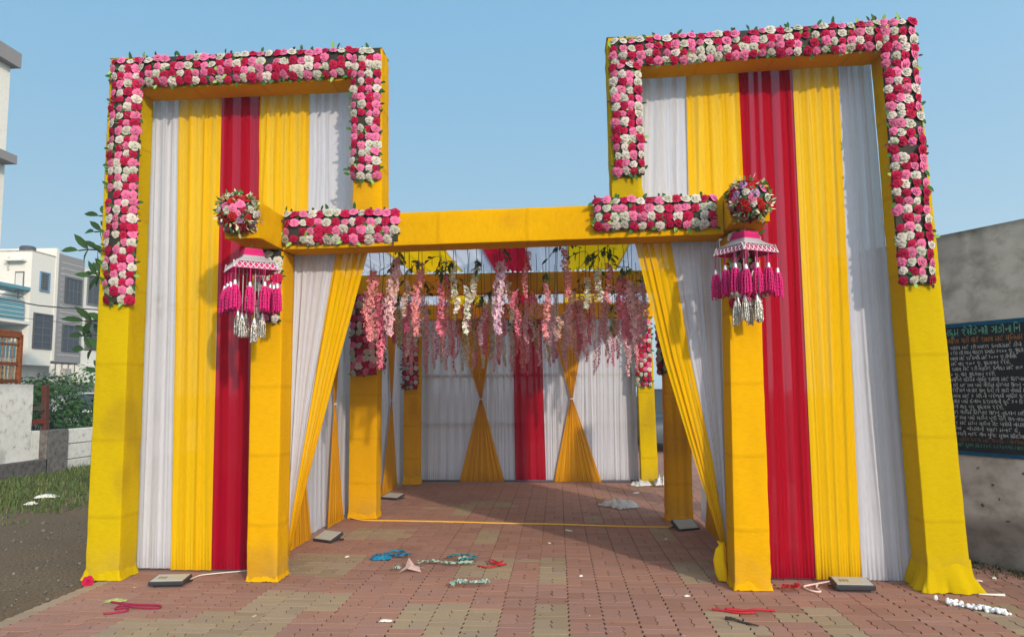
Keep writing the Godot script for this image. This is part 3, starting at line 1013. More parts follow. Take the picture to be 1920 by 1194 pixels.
func hazy_sky(to_sun: Vector3) -> ImageTexture:   # clear blue above, pale haze at the horizon, brighter haze round the low sun
	var W := 768
	var H := 384
	var im := Image.create(W, H, false, Image.FORMAT_RGBF)
	var top := Color(0.405, 0.63, 0.785).srgb_to_linear() * 0.73
	var hor := Color(0.70, 0.775, 0.795).srgb_to_linear() * 0.79
	var low := Color(0.46, 0.44, 0.42).srgb_to_linear()
	for j in H:
		var th := PI * (j + 0.5) / H
		for i in W:
			var ph := (i + 0.5) / W * TAU
			var d := Vector3(sin(ph) * sin(th), cos(th), -cos(ph) * sin(th))
			var c: Color
			if d.y >= 0.0: c = top.lerp(hor, pow(1.0 - d.y, 3.4))
			else: c = hor.lerp(low, minf(1.0, -d.y * 9.0))
			var a := d.angle_to(to_sun)
			var g := AUREOLE * exp(-a / deg_to_rad(25.0)) * smoothstep(-0.12, 0.05, d.y)
			im.set_pixel(i, j, Color(c.r + g, c.g + g * 0.96, c.b + g * 0.90))
	return ImageTexture.create_from_image(im)

func materials() -> void:
	var weave := noise_tex(3, 0.035, [[0.0, g1(0.95)], [0.5, g1(0.985)], [1.0, g1(1.0)]], 3, 512)
	var grit := noise_tex(5, 0.09, [[0.0, g1(0.66)], [0.45, g1(0.92)], [0.7, g1(1.0)], [1.0, g1(1.0)]], 6, 1024)
	var stain := noise_tex(9, 0.012, [[0.0, Color(0.34, 0.31, 0.28)], [0.32, Color(0.62, 0.59, 0.55)], [0.5, Color(0.84, 0.82, 0.80)], [1.0, Color(1, 1, 1)]], 7, 1024)
	var plaster := noise_tex(15, 0.007, [[0.0, Color(0.50, 0.46, 0.42)], [0.16, Color(0.80, 0.77, 0.73)], [0.32, Color(0.94, 0.93, 0.91)], [1.0, Color(1, 1, 1)]], 7, 1024)
	var fine := noise_tex(21, 0.10, [[0.0, g1(0.0)], [1.0, g1(1.0)]], 4, 512)
	mat("plain", Color.WHITE, 0.75)
	for k in ["white", "yellow", "gold", "red"]:
		mat("cloth_" + k, Color.WHITE, 0.9, {"alpha": true, "spec": 0.08, "back": g1(0.75), "tex": weave, "scale": 2.2})
		mat("ceiling_" + k, Color.WHITE, 0.9, {"alpha": true, "spec": 0.2, "back": g1(1.2), "tex": weave, "scale": 2.2})
	var cf := FastNoiseLite.new()
	cf.seed = 44; cf.frequency = 0.012; cf.fractal_octaves = 4; cf.noise_type = FastNoiseLite.TYPE_SIMPLEX_SMOOTH
	var crease := NoiseTexture2D.new()
	crease.width = 512; crease.height = 512; crease.seamless = true; crease.as_normal_map = true; crease.bump_strength = 6.0; crease.noise = cf
	for k in ["cloth_wrap", "cloth_wrap_beam"]:
		mat(k, Color.WHITE, 0.85, {"spec": 0.1, "tex": weave})
		M[k].uv1_scale = Vector3(0.8, 2.4, 0.8) if k == "cloth_wrap" else Vector3(2.0, 0.8, 0.8)
		M[k].normal_enabled = true
		M[k].normal_texture = crease
		M[k].normal_scale = 0.35
	for k in ["white", "yellow", "gold", "red"]:
		M["cloth_" + k].normal_enabled = true
		M["cloth_" + k].normal_texture = crease
		M["cloth_" + k].normal_scale = 0.4
		M["cloth_" + k].uv1_scale = Vector3(4.0, 0.45, 4.0)
	mat("leaf", Color.WHITE, 0.7, {"spec": 0.25, "back": Color(0.03, 0.06, 0.01)})
	for k in 5:
		var q: float = [0.88, 0.95, 1.0, 1.05, 1.10][k]
		var r := Color(0.39 * q, 0.203 * q * (1.03 if k % 2 else 0.98), 0.146 * q * (1.05 if k % 2 else 0.95))
		var bg := Color(0.39 * q, 0.280 * q, 0.178 * q * (1.04 if k % 2 else 0.95))
		mat("paver_red%d" % k, r, 0.88, {"spec": 0.3, "tex": grit, "scale": 1.4}).set_meta("lin", r)
		mat("paver_beige%d" % k, bg, 0.88, {"spec": 0.3, "tex": grit, "scale": 1.4}).set_meta("lin", bg)
	mat("paver_vc", Color.WHITE, 0.88, {"spec": 0.3, "tex": grit, "scale": 1.4})
	var dusty := noise_tex(39, 0.03, [[0.0, Color(0.52, 0.50, 0.48)], [0.4, Color(0.80, 0.79, 0.77)], [0.7, Color(0.95, 0.94, 0.93)], [1.0, Color(1, 1, 1)]], 7, 1024)
	mat("joint", Color(0.055, 0.042, 0.032), 1.0, {"spec": 0.1, "tex": grit, "scale": 3.0})
	mat("dirt", Color(0.225, 0.160, 0.105), 1.0, {"spec": 0.1, "tex": dusty, "scale": 1.1})
	mat("far_dirt", Color(0.17, 0.15, 0.11), 1.0, {"spec": 0.1, "tex": stain, "scale": 0.2})
	var cement := noise_tex(33, 0.009, [[0.0, Color(0.66, 0.64, 0.62)], [0.35, Color(0.86, 0.85, 0.84)], [0.55, Color(0.96, 0.955, 0.95)], [1.0, Color(1, 1, 1)]], 7, 1024)
	mat("concrete", Color(0.70, 0.63, 0.55), 0.95, {"spec": 0.15, "tex": cement, "scale": 0.42})
	mat("whitewash", Color(0.70, 0.67, 0.62), 0.95, {"spec": 0.15, "tex": plaster, "scale": 0.9})
	mat("post_gray", Color(0.17, 0.152, 0.14), 0.95, {"spec": 0.15, "tex": cement, "scale": 0.8})
	mat("paint_white", Color(0.74, 0.69, 0.60), 0.85, {"spec": 0.2, "tex": weave, "scale": 0.3})
	mat("tile_gray", Color(0.27, 0.245, 0.235), 0.8, {"spec": 0.3, "tex": grit, "scale": 0.8})
	mat("teal", Color(0.10, 0.27, 0.32), 0.7, {"spec": 0.3, "tex": weave, "scale": 0.3})
	mat("rust", Color.WHITE, 0.9, {"spec": 0.2, "tex": stain, "scale": 2.6})
	mat("glass_dark", Color.WHITE, 0.5, {"spec": 0.15})
	mat("dark_metal", Color.WHITE, 0.45, {"spec": 0.5})
	mat("panel", Color.WHITE, 0.3, {"spec": 0.5, "tex": weave, "scale": 6.0})
	mat("silver", Color(0.62, 0.60, 0.57), 0.38, {"metal": 0.7})
	mat("silver_cord", Color(0.42, 0.36, 0.33), 0.6)
	mat("bead", Color(0.46, 0.43, 0.38), 0.32, {"metal": 0.55, "spec": 0.7})
	mat("magenta", Color(0.60, 0.014, 0.15), 0.55, {"spec": 0.3})
	mat("plastic", Color(0.78, 0.78, 0.76, 0.62), 0.34, {"alpha": true, "spec": 0.6})
	mat("dark_cable", Color(0.03, 0.028, 0.027), 0.7)
	mat("bark", Color(0.10, 0.075, 0.05), 0.95, {"tex": stain, "scale": 2.0})
	var nt := StandardMaterial3D.new()
	nt.resource_name = "notice_print"
	nt.albedo_texture = notice_texture()
	nt.roughness = 0.8
	nt.metallic_specular = 0.25
	nt.texture_repeat = false
	M["notice"] = nt
	var petals := {"rose": Color(0.84, 0.22, 0.31), "coral": Color(0.88, 0.32, 0.34), "blush": Color(0.88, 0.52, 0.54), "peach": Color(0.88, 0.60, 0.50), "mauve": Color(0.78, 0.44, 0.51), "magenta": Color(0.80, 0.16, 0.36), "ivory": Color(0.84, 0.79, 0.66), "sage": Color(0.60, 0.56, 0.42), "olive": Color(0.55, 0.44, 0.16), "dusty": Color(0.84, 0.45, 0.48), "lilac": Color(0.86, 0.58, 0.68)}
	for k in petals: mat("petal_" + k, petals[k], 0.75, {"back": g1(0.6), "spec": 0.25})

func flowers_prepare() -> void:
	for k in 4: rose_mesh.append(make_rose(300 + k, [1.0, 0.9, 1.05, 0.8][k]))
	var base := {"crimson": Color(0.40, 0.007, 0.048), "pink": Color(0.68, 0.15, 0.29), "cream": Color(0.54, 0.49, 0.41), "scarlet": Color(0.40, 0.015, 0.013), "mauve": Color(0.42, 0.20, 0.38)}
	for k in base:
		rose_mats[k] = []
		for j in 3:
			var c: Color = base[k] * [1.0, 0.86, 1.1][j]
			c.g *= [1.0, 1.06, 0.95][j]
			rose_mats[k].append(mat("rose_%s%d" % [k, j], c, 0.8, {"spec": 0.25, "back": c * 0.15}))
	blossom_mesh = [make_blossoms(1, 0.62, 0.040, 82, 0.023), make_blossoms(2, 0.62, 0.060, 130, 0.025), make_blossoms(3, 0.62, 0.030, 66, 0.020), make_blossoms(4, 0.62, 0.046, 100, 0.023), make_blossoms(5, 0.62, 0.024, 46, 0.026), make_blossoms(6, 0.62, 0.034, 84, 0.018), make_blossoms(7, 0.62, 0.026, 66, 0.017)]
	for k in 3: sprig_mesh.append(make_sprig(60 + k))

func ground() -> void:
	# one broad sheet to the horizon
	var b := MB.new()
	b.quad(Vector3(-420, -0.06, 60), Vector3(420, -0.06, 60), Vector3(420, -0.06, -620), Vector3(-420, -0.06, -620))
	struct("ground", b, M.far_dirt)
	# rough earth beside the paving
	b = MB.new()
	var nx := 90
	var nzz := 120
	for j in nzz:
		for i in nx:
			var x := lerpf(-14.0, -3.64, pow(float(i) / (nx - 1), 0.8))
			var z := lerpf(-2.6, -20.0, pow(float(j) / (nzz - 1), 1.3))
			var y := -0.022 + 0.03 * noise(x * 2.2, z * 2.2) + 0.022 * noise(x * 11.0, z * 11.0) - 0.02 * smoothstep(-3.9, -3.66, x)
			y += 0.10 * smoothstep(-6.8, -9.0, x)
			b.add(Vector3(x, y, z))
	b.lattice(0, nx, nzz)
	struct("earth", b, M.dirt)
	b = MB.new()
	for j in 40:
		for i in 12:
			var z := lerpf(-2.5, -12.0, j / 39.0)
			var x := lerpf(3.40, 6.5, pow(i / 11.0, 1.6)) 
			b.add(Vector3(x, -0.03 + 0.05 * smoothstep(3.45, 3.9, x) + 0.03 * noise(x * 5.0, z * 5.0, 4.0), z))
	b.lattice(0, 12, 40)
	struct("verge", b, M.dirt)
	# stones and crumbs lying on the earth
	rng.seed = 71
	b = MB.new()
	for k in 800:
		var x := -3.7 - pow(rng.randf(), 1.4) * 4.6
		var z := rf(-4.2, -12.0)
		var r := rf(0.004, 0.016) * (2.0 if rng.randf() < 0.05 else 1.0)
		var g := rf(0.08, 0.20)
		b.box(Vector3(x, 0.0 + 0.03 * noise(x * 2.2, z * 2.2) - 0.012 + 0.10 * smoothstep(-6.8, -9.0, x), z), Vector3(r * rf(1, 2), r, r * rf(1, 1.8)), Color(g, g * 0.88, g * 0.75), Basis(Vector3(rf(-1, 1), rf(-1, 1), rf(-1, 1)).normalized(), rf(0, 3)), r * 0.25)
	var o := struct("gravel", b, M.plain)
	o.set_meta("kind", "stuff")
	tag(o, "small grey stones scattered over the bare earth left of the paving", "gravel")
	# grass at the foot of the left wall and along the right wall
	b = MB.new()
	for k in 5200:
		var x := rf(-10.2, -5.9)
		var z := rf(-7.5, -16.5)
		var edge := smoothstep(-6.0, -7.4, x + 0.8 * noise(x * 1.5, z * 1.5, 3.0) - (z + 10.0) * 0.12)
		if rng.randf() > edge: continue
		tuft(b, Vector3(x, -0.02 + 0.10 * smoothstep(-6.8, -9.0, x), z), rf(0.04, 0.12) * (0.5 + 0.7 * edge), 7)
	o = obj("grass", b, M.leaf)
	o.set_meta("kind", "stuff")
	tag(o, "rough green grass at the foot of the stained white boundary wall", "grass")
	b = MB.new()
	for k in 700:
		var s := rf(-1.0, 2.2)
		var q := Vector3(3.5, 0, -7.05) + Vector3(0.4695, 0, 0.8829) * s + Vector3(-0.88, 0, 0.47) * rf(0.0, 0.42) * rng.randf()
		if q.z > -6.3 and rng.randf() < 0.3: continue
		tuft(b, Vector3(q.x, -0.02, q.z), rf(0.015, 0.06), 4, true)
	o = obj("dry_grass", b, M.leaf)
	o.set_meta("kind", "stuff")
	tag(o, "dry weeds and dead leaves along the foot of the grey concrete wall", "weeds")

func tuft(b: MB, p: Vector3, h: float, n: int, dry := false) -> void:
	for k in n:
		var a := rf(0, TAU)
		var d := Vector3(cos(a), 0, sin(a))
		var w := d.cross(Vector3.UP) * rf(0.004, 0.009)
		var q := p + Vector3(rf(-0.05, 0.05), 0, rf(-0.05, 0.05))
		var hh := h * rf(0.6, 1.2)
		var m := q + d * hh * 0.25 + Vector3(0, hh * 0.65, 0)
		var e := q + d * hh * 0.7 + Vector3(0, hh * 0.95, 0)
		var c := Color(0.080, 0.115, 0.030) * g1(rf(0.7, 1.5))
		if rng.randf() < 0.22: c = Color(0.17, 0.17, 0.06)
		if dry: c = Color(0.09, 0.07, 0.035) * g1(rf(0.5, 1.4)) if rng.randf() < 0.8 else Color(0.06, 0.09, 0.025)
		b.tri(q - w, m - w * 0.7, q + w, c); b.tri(q + w, m - w * 0.7, m + w * 0.7, c); b.tri(m - w * 0.7, e, m + w * 0.7, c)

func right_wall() -> void:
	var P := Vector3(3.5, 0, -7.05)
	var d := Vector3(0.4695, 0, 0.8829)
	var n := Vector3(-0.8829, 0, 0.4695)
	var t := thing("concrete_wall", "tall grey weathered concrete wall right of the gate with a painted notice", "wall", P)
	var b := MB.new()
	var nu := 70
	var nv := 44
	for j in nv:
		for i in nu:
			var s := lerpf(-1.25, 3.3, float(i) / (nu - 1))
			var y := lerpf(-0.05, 2.885, float(j) / (nv - 1))
			var q := d * s + Vector3(0, y, 0) + n * (0.006 * noise(s * 5.0, y * 5.0) + 0.004 * noise(s * 17.0, y * 17.0, 2.0))
			if y < 0.34 + 0.06 * noise(s * 6.0, 3.0): q -= n * 0.008
			var k := 1.0
			var damp := smoothstep(0.46, 0.30, y + 0.10 * noise(s * 3.0, y * 1.5, 6.0))
			var streak := smoothstep(0.05, 0.45, noise(s * 9.0, y * 0.5, 12.0)) * smoothstep(2.0, 2.85, y + 0.2 * noise(s * 4.0, 7.0))
			k = 1.0 - 0.55 * damp - 0.42 * streak
			k *= 1.0 + 0.16 * noise(s * 1.4, y * 2.0, 21.0)
			if y > 2.86: k *= 0.5
			k *= 1.1
			b.add(q, Color(k, k * lerpf(1.0, 0.96, damp), k * lerpf(1.0, 0.95, damp)))
	b.lattice(0, nu, nv)
	obj("face", b, M.concrete, t)
	b = MB.new()
	var bs := Basis(d, Vector3.UP, -n * -1.0)
	b.box(d * 1.025 + Vector3(0, 1.41, 0) - n * 0.14, Vector3(4.55, 2.94, 0.25), g1(0.7), Basis(d, Vector3.UP, n))
	obj("core", b, M.concrete, t)
	# the notice painted on the wall: black ground, blue borders
	b = MB.new()
	var o := d * -0.15 + n * 0.012
	b.quad(o + Vector3(0, 0.915, 0), o + d * 1.0 + Vector3(0, 0.915, 0), o + d * 1.0 + Vector3(0, 2.07, 0), o + Vector3(0, 2.07, 0))
	obj("painted_notice", b, M.notice, t).set_meta("label", "black painted notice with rows of hand lettering between blue borders")
	# plaster nicks
	rng.seed = 5
	b = MB.new()
	for k in 12:
		var q := d * rf(0.0, 1.1) + Vector3(0, rf(0.3, 0.9), 0) + n * 0.006
		b.box(q, Vector3(rf(0.006, 0.03), rf(0.004, 0.018), 0.012), g1(0.25), Basis(d, Vector3.UP, n) * Basis(Vector3(0, 0, 1), rf(0, 3)))
	obj("nicks", b, M.concrete, t).set_meta("kind", "stuff")

func left_side() -> void:
	# boundary wall along x = -9
	var t := thing("boundary_wall", "stained whitewashed boundary wall left of the gate above a dark plinth", "wall", Vector3(-9.0, 0, -12.55))
	var b := MB.new()
	var nu := 40
	var nv := 22
	for j in nv:
		for i in nu:
			var z := lerpf(4.2, 0.0, float(i) / (nu - 1))
			var y := lerpf(0.0, 1.66, float(j) / (nv - 1))
			var k := 1.0 - 0.45 * smoothstep(0.15, 0.5, noise(z * 4.0, y * 4.0, 3.0)) * smoothstep(1.0, 0.5, y) - 0.3 * smoothstep(1.5, 1.66, y + 0.1 * noise(z * 5.0, 2.0))
			b.add(Vector3(0.012 * noise(z * 4.0, y * 4.0), y, z), Color(k, k, k * 1.01))
	b.lattice(0, nu, nv)
	obj("face", b, M.whitewash, t)
	b = MB.new()
	b.box(Vector3(-0.14, 0.825, 2.1), Vector3(0.25, 1.65, 4.2), Color.WHITE)
	obj("core", b, M.whitewash, t)
	b = MB.new()
	b.box(Vector3(0.03, 0.14, 1.95), Vector3(0.16, 0.46, 4.5), g1(0.75), Basis.IDENTITY, 0.01)
	obj("plinth", b, M.post_gray, t)
	b = MB.new()
	b.box(Vector3(-0.11, 0.42, -0.12), Vector3(0.2, 0.88, 0.24), Color.WHITE, Basis.IDENTITY, 0.008)
	obj("wall_end", b, M.whitewash, t)
	# concrete panel fence that carries on behind the gate
	t = thing("panel_fence", "low fence of whitewashed concrete panels between grey posts beside the bush", "fence", Vector3(-9.0, 0, -12.8))
	for k in 4:
		b = MB.new()
		b.box(Vector3(0.0, 0.42, -0.3 - k * 1.5 - (0.0 if k == 0 else 0.0)), Vector3(0.22, 0.88, 0.6 if k == 0 else 0.22), Color.WHITE, Basis.IDENTITY, 0.012)
		obj("post", b, M.post_gray, t)
		for r in 3:
			b = MB.new()
			var z0 := -0.6 - k * 1.5 if k == 0 else -0.41 - k * 1.5
			var z1 := -0.3 - (k + 1) * 1.5 + 0.11
			b.box(Vector3(-0.04, 0.15 + r * 0.282, (z0 + z1) * 0.5), Vector3(0.07, 0.27, absf(z1 - z0)), g1([0.9, 0.97, 1.0][r]), Basis.IDENTITY, 0.012)
			obj("panel", b, M.whitewash, t)
	# rusty grille on top of the wall
	t = thing("iron_grille", "rusty iron bar grille standing on the whitewashed boundary wall", "railing", Vector3(-9.1, 1.66, -12.55))
	var rust := Color(0.33, 0.10, 0.035)
	b = MB.new()
	b.box(Vector3(0, 0.83, 2.1), Vector3(0.07, 0.12, 3.7), rust, Basis.IDENTITY, 0.01)
	b.box(Vector3(0, 0.34, 2.1), Vector3(0.03, 0.05, 3.7), rust * 0.8)
	b.box(Vector3(0, 0.66, 2.1), Vector3(0.03, 0.03, 3.7), rust * 0.8)
	b.box(Vector3(0, 0.05, 2.1), Vector3(0.05, 0.06, 3.7), rust * 0.6)
	obj("rail", b, M.rust, t)
	b = MB.new()
	b.box(Vector3(0, 0.42, 0.25), Vector3(0.07, 0.84, 0.07), rust, Basis.IDENTITY, 0.008)
	obj("post", b, M.rust, t)
	for k in 44:
		b = MB.new()
		b.tube([Vector3(0, 0.06, 0.34 + k * 0.08), Vector3(0.004, 0.8, 0.34 + k * 0.08 + 0.006 * sin(k * 2.3))], 0.011, 5, [Color(0.55, 0.40, 0.22), Color(0.42, 0.22, 0.12), Color(0.60, 0.47, 0.30)][k % 3])
		obj("bar", b, M.rust, t)
	# red gate post with two boards
	t = thing("rusty_post", "rusty red iron post with two boards in front of the bush", "post", Vector3(-9.12, 0.8, -13.05))
	b = MB.new()
	b.box(Vector3(0, 0.40, 0), Vector3(0.09, 0.9, 0.11), Color(0.16, 0.055, 0.04), Basis(Vector3.RIGHT, 0.05), 0.01)
	obj("post", b, M.rust, t)
	b = MB.new()
	b.box(Vector3(0.02, 0.44, 0.32), Vector3(0.03, 0.075, 0.62), Color(0.14, 0.11, 0.07), Basis.IDENTITY, 0.005)
	obj("board", b, M.rust, t)
	b = MB.new()
	b.box(Vector3(0.02, 0.21, 0.32), Vector3(0.03, 0.085, 0.62), Color(0.26, 0.05, 0.035), Basis.IDENTITY, 0.005)
	obj("board", b, M.rust, t)
	# bush behind the fence
	t = thing("bush", "dense green bush growing behind the low panel fence", "bush", Vector3(-10.6, 0, -14.8))
	rng.seed = 91
	b = MB.new()
	for k in 26:
		var a := rf(0, TAU)
		var e := Vector3(cos(a) * rf(0.3, 1.2), rf(0.9, 1.8), sin(a) * rf(0.3, 1.9))
		b.tube([Vector3(e.x * 0.15, 0, e.z * 0.15), e * Vector3(0.5, 0.6, 0.5), e], [0.02, 0.012, 0.004], 4, Color(0.08, 0.06, 0.03))
	obj("stems", b, M.bark, t)
	b = MB.new()
	var clumps := []
	for k in 80: clumps.append([Vector3(rf(-1.0, 1.1), rf(0.5, 1.95), rf(-2.4, 2.4)), rf(0.20, 0.46), rf(0.7, 1.35)])
	for k in 9000:
		var c = clumps[rng.randi() % clumps.size()]
		var dv := Vector3(rf(-1, 1), rf(-1, 1), rf(-1, 1)).normalized()
		var p: Vector3 = c[0] + dv * c[1] * pow(rng.randf(), 0.45)
		p.y *= 1.0 - 0.10 * absf(p.z - 0.3)
		leaf2(b, p, (dv + Vector3(0, 0.4, 0)).normalized(), rf(0.05, 0.11), Color(0.035, 0.085, 0.022) * g1(c[2] * rf(0.8, 1.25)))
	var o := obj("crown", b, M.leaf, t)
	# tree with big compound leaves behind the left gate tower
	t = thing("young_tree", "tree with large drooping leaves sticking out behind the left gate tower", "tree", Vector3(-4.55, 0, -7.7))
	b = MB.new()
	b.tube(smooth_path([Vector3(0, -0.05, 0), Vector3(0.04, 1.0, 0.02), Vector3(-0.03, 2.1, 0), Vector3(-0.02, 3.1, 0.03)]), 0.05, 8)
	obj("trunk", b, M.bark, t)
	rng.seed = 17
	var tips := [Vector3(-0.62, 3.22, 0.0), Vector3(-0.78, 3.0, 0.1), Vector3(-0.50, 3.38, 0.05), Vector3(-0.55, 2.72, 0.1), Vector3(-0.70, 2.78, -0.1), Vector3(-0.62, 2.25, 0.1), Vector3(-0.72, 2.10, 0.0), Vector3(-0.60, 1.95, 0.1), Vector3(-0.55, 1.72, -0.1), Vector3(0.5, 3.1, 0.1), Vector3(0.4, 2.4, -0.2)]
	for e0 in tips:
		var e: Vector3 = e0 * Vector3(0.62, 1, 1)
		b = MB.new()
		var root := Vector3(0, e.y - 0.25, 0)
		var pts := smooth_path([root, root.lerp(e, 0.5) + Vector3(0, 0.12, 0), e])
		b.tube(pts, 0.008, 5)
		obj("branch", b, M.bark, t)
		for k in 5:
			var q: Vector3 = pts[pts.size() - 1 - k * 2]
			for s in ([0.0] if k == 0 else [-1.0, 1.0]):
				var dv: Vector3 = ((e - root).normalized() * (1.0 if k == 0 else 0.75) + Vector3(rf(-0.2, 0.2), s * 0.75 - 0.32, s * 0.35 + rf(-0.5, 0.5))).normalized()
				var sd2: Vector3 = dv.cross(Vector3(rf(-0.5, 0.5), 0.6, 1)).normalized()
				obj("leaf", leaf_mb(rf(0.14, 0.22), rf(0.055, 0.082), Color(0.032, 0.072, 0.022) * g1(rf(0.7, 1.3)), 0.2, 0.3), M.leaf, t, Transform3D(Basis(sd2, dv, sd2.cross(dv)), q))
	# litter on the grass
	b = crumple_mb(0.26, 0.16, 0.05, 4)
	tag(obj("paper_scrap", b, M.paint_white, null, Transform3D(Basis(Vector3.UP, 0.3), Vector3(-7.25, 0.03, -10.5))), "white paper scrap lying on the grass near the left wall", "litter")
	b = crumple_mb(0.13, 0.10, 0.04, 6)
	tag(obj("paper_scrap", b, M.paint_white, null, Transform3D(Basis(Vector3.UP, 1.3), Vector3(-7.05, 0.02, -9.9))), "small pale scrap at the near edge of the left grass", "litter")
	# cable and its pole
	t = thing("power_pole", "slim concrete pole behind the left gate tower", "pole", Vector3(-8.6, 0, -25.0))
	b = MB.new()
	b.tube([Vector3(0, -0.1, 0), Vector3(0, 5.6, 0)], [0.13, 0.08], 10)
	obj("shaft", b, M.concrete, t)
	cord("power_cable", "black cable sagging across the left background houses", "cable", [Vector3(-30, 6.6, -26), Vector3(-24, 5.45, -25.6), Vector3(-19.3, 4.78, -25.2), Vector3(-17.2, 4.46, -25), Vector3(-13, 4.3, -25), Vector3(-8.6, 4.75, -25)], 0.022, M.dark_cable)
	cord("power_cable", "thin upper wire crossing the left background houses", "cable", [Vector3(-30, 5.4, -26), Vector3(-19.3, 4.2, -25.2), Vector3(-14.8, 3.85, -25), Vector3(-8.6, 4.4, -25)], 0.009, M.dark_cable)
	car("pale car parked beyond the bush, just left of the left gate tower", Vector3(-18.6, 0, -30.5), 0.15, Color(0.6, 0.6, 0.6))
	car("dark car glimpsed through the gap at the right rear of the tunnel", Vector3(2.9, 0, -20.0), PI + 0.05, Color(0.04, 0.05, 0.06))

func leaf2(b: MB, p: Vector3, n: Vector3, s: float, c: Color) -> void:
	var d := n.cross(Vector3(rf(-1, 1), rf(-1, 1), rf(-1, 1))).normalized()
	var w := d.cross(n) * s * 0.36
	var m := p + d * s * 0.5 + n * s * 0.12
	b.tri(p, m - w, p + d * s, c)
	b.tri(p, p + d * s, m + w, c)

func part(called: String, parent: Node3D, m: Material, ce: Vector3, s: Vector3, col := Color.WHITE, ch := 0.0) -> MeshInstance3D:
	var b := MB.new()
	b.box(ce - parent.position, s, col, Basis.IDENTITY, ch)
	return obj(called, b, m, parent)

func house_window(t: Node3D, ce: Vector3, wz: float, h: float, frame: Color, bars: int, rails: int) -> void:   # on a facade that faces +x
	var b := MB.new()
	var f := 0.09
	var o := ce - t.position
	for s in [-1.0, 1.0]:
		b.box(o + Vector3(0.03, 0, s * (wz - f) * 0.5), Vector3(0.12, h, f), frame)
		b.box(o + Vector3(0.03, s * (h - f) * 0.5, 0), Vector3(0.118, f, wz - 2 * f), frame)
	var w := obj("window", b, M.plain, t)
	b = MB.new()
	b.box(o + Vector3(-0.02, 0, 0), Vector3(0.05, h - f, wz - f), Color(0.045, 0.05, 0.055))
	obj("pane", b, M.glass_dark, w)
	b = MB.new()
	for k in bars: b.box(o + Vector3(0.05, 0, -wz * 0.5 + wz * (k + 1.0) / (bars + 1)), Vector3(0.025, h - f, 0.03), Color(0.10, 0.095, 0.09))
	for k in rails: b.box(o + Vector3(0.054, -h * 0.5 + h * (k + 1.0) / (rails + 1), 0), Vector3(0.02, 0.035, wz - f), Color(0.13, 0.125, 0.12))
	obj("grille", b, M.plain, w)

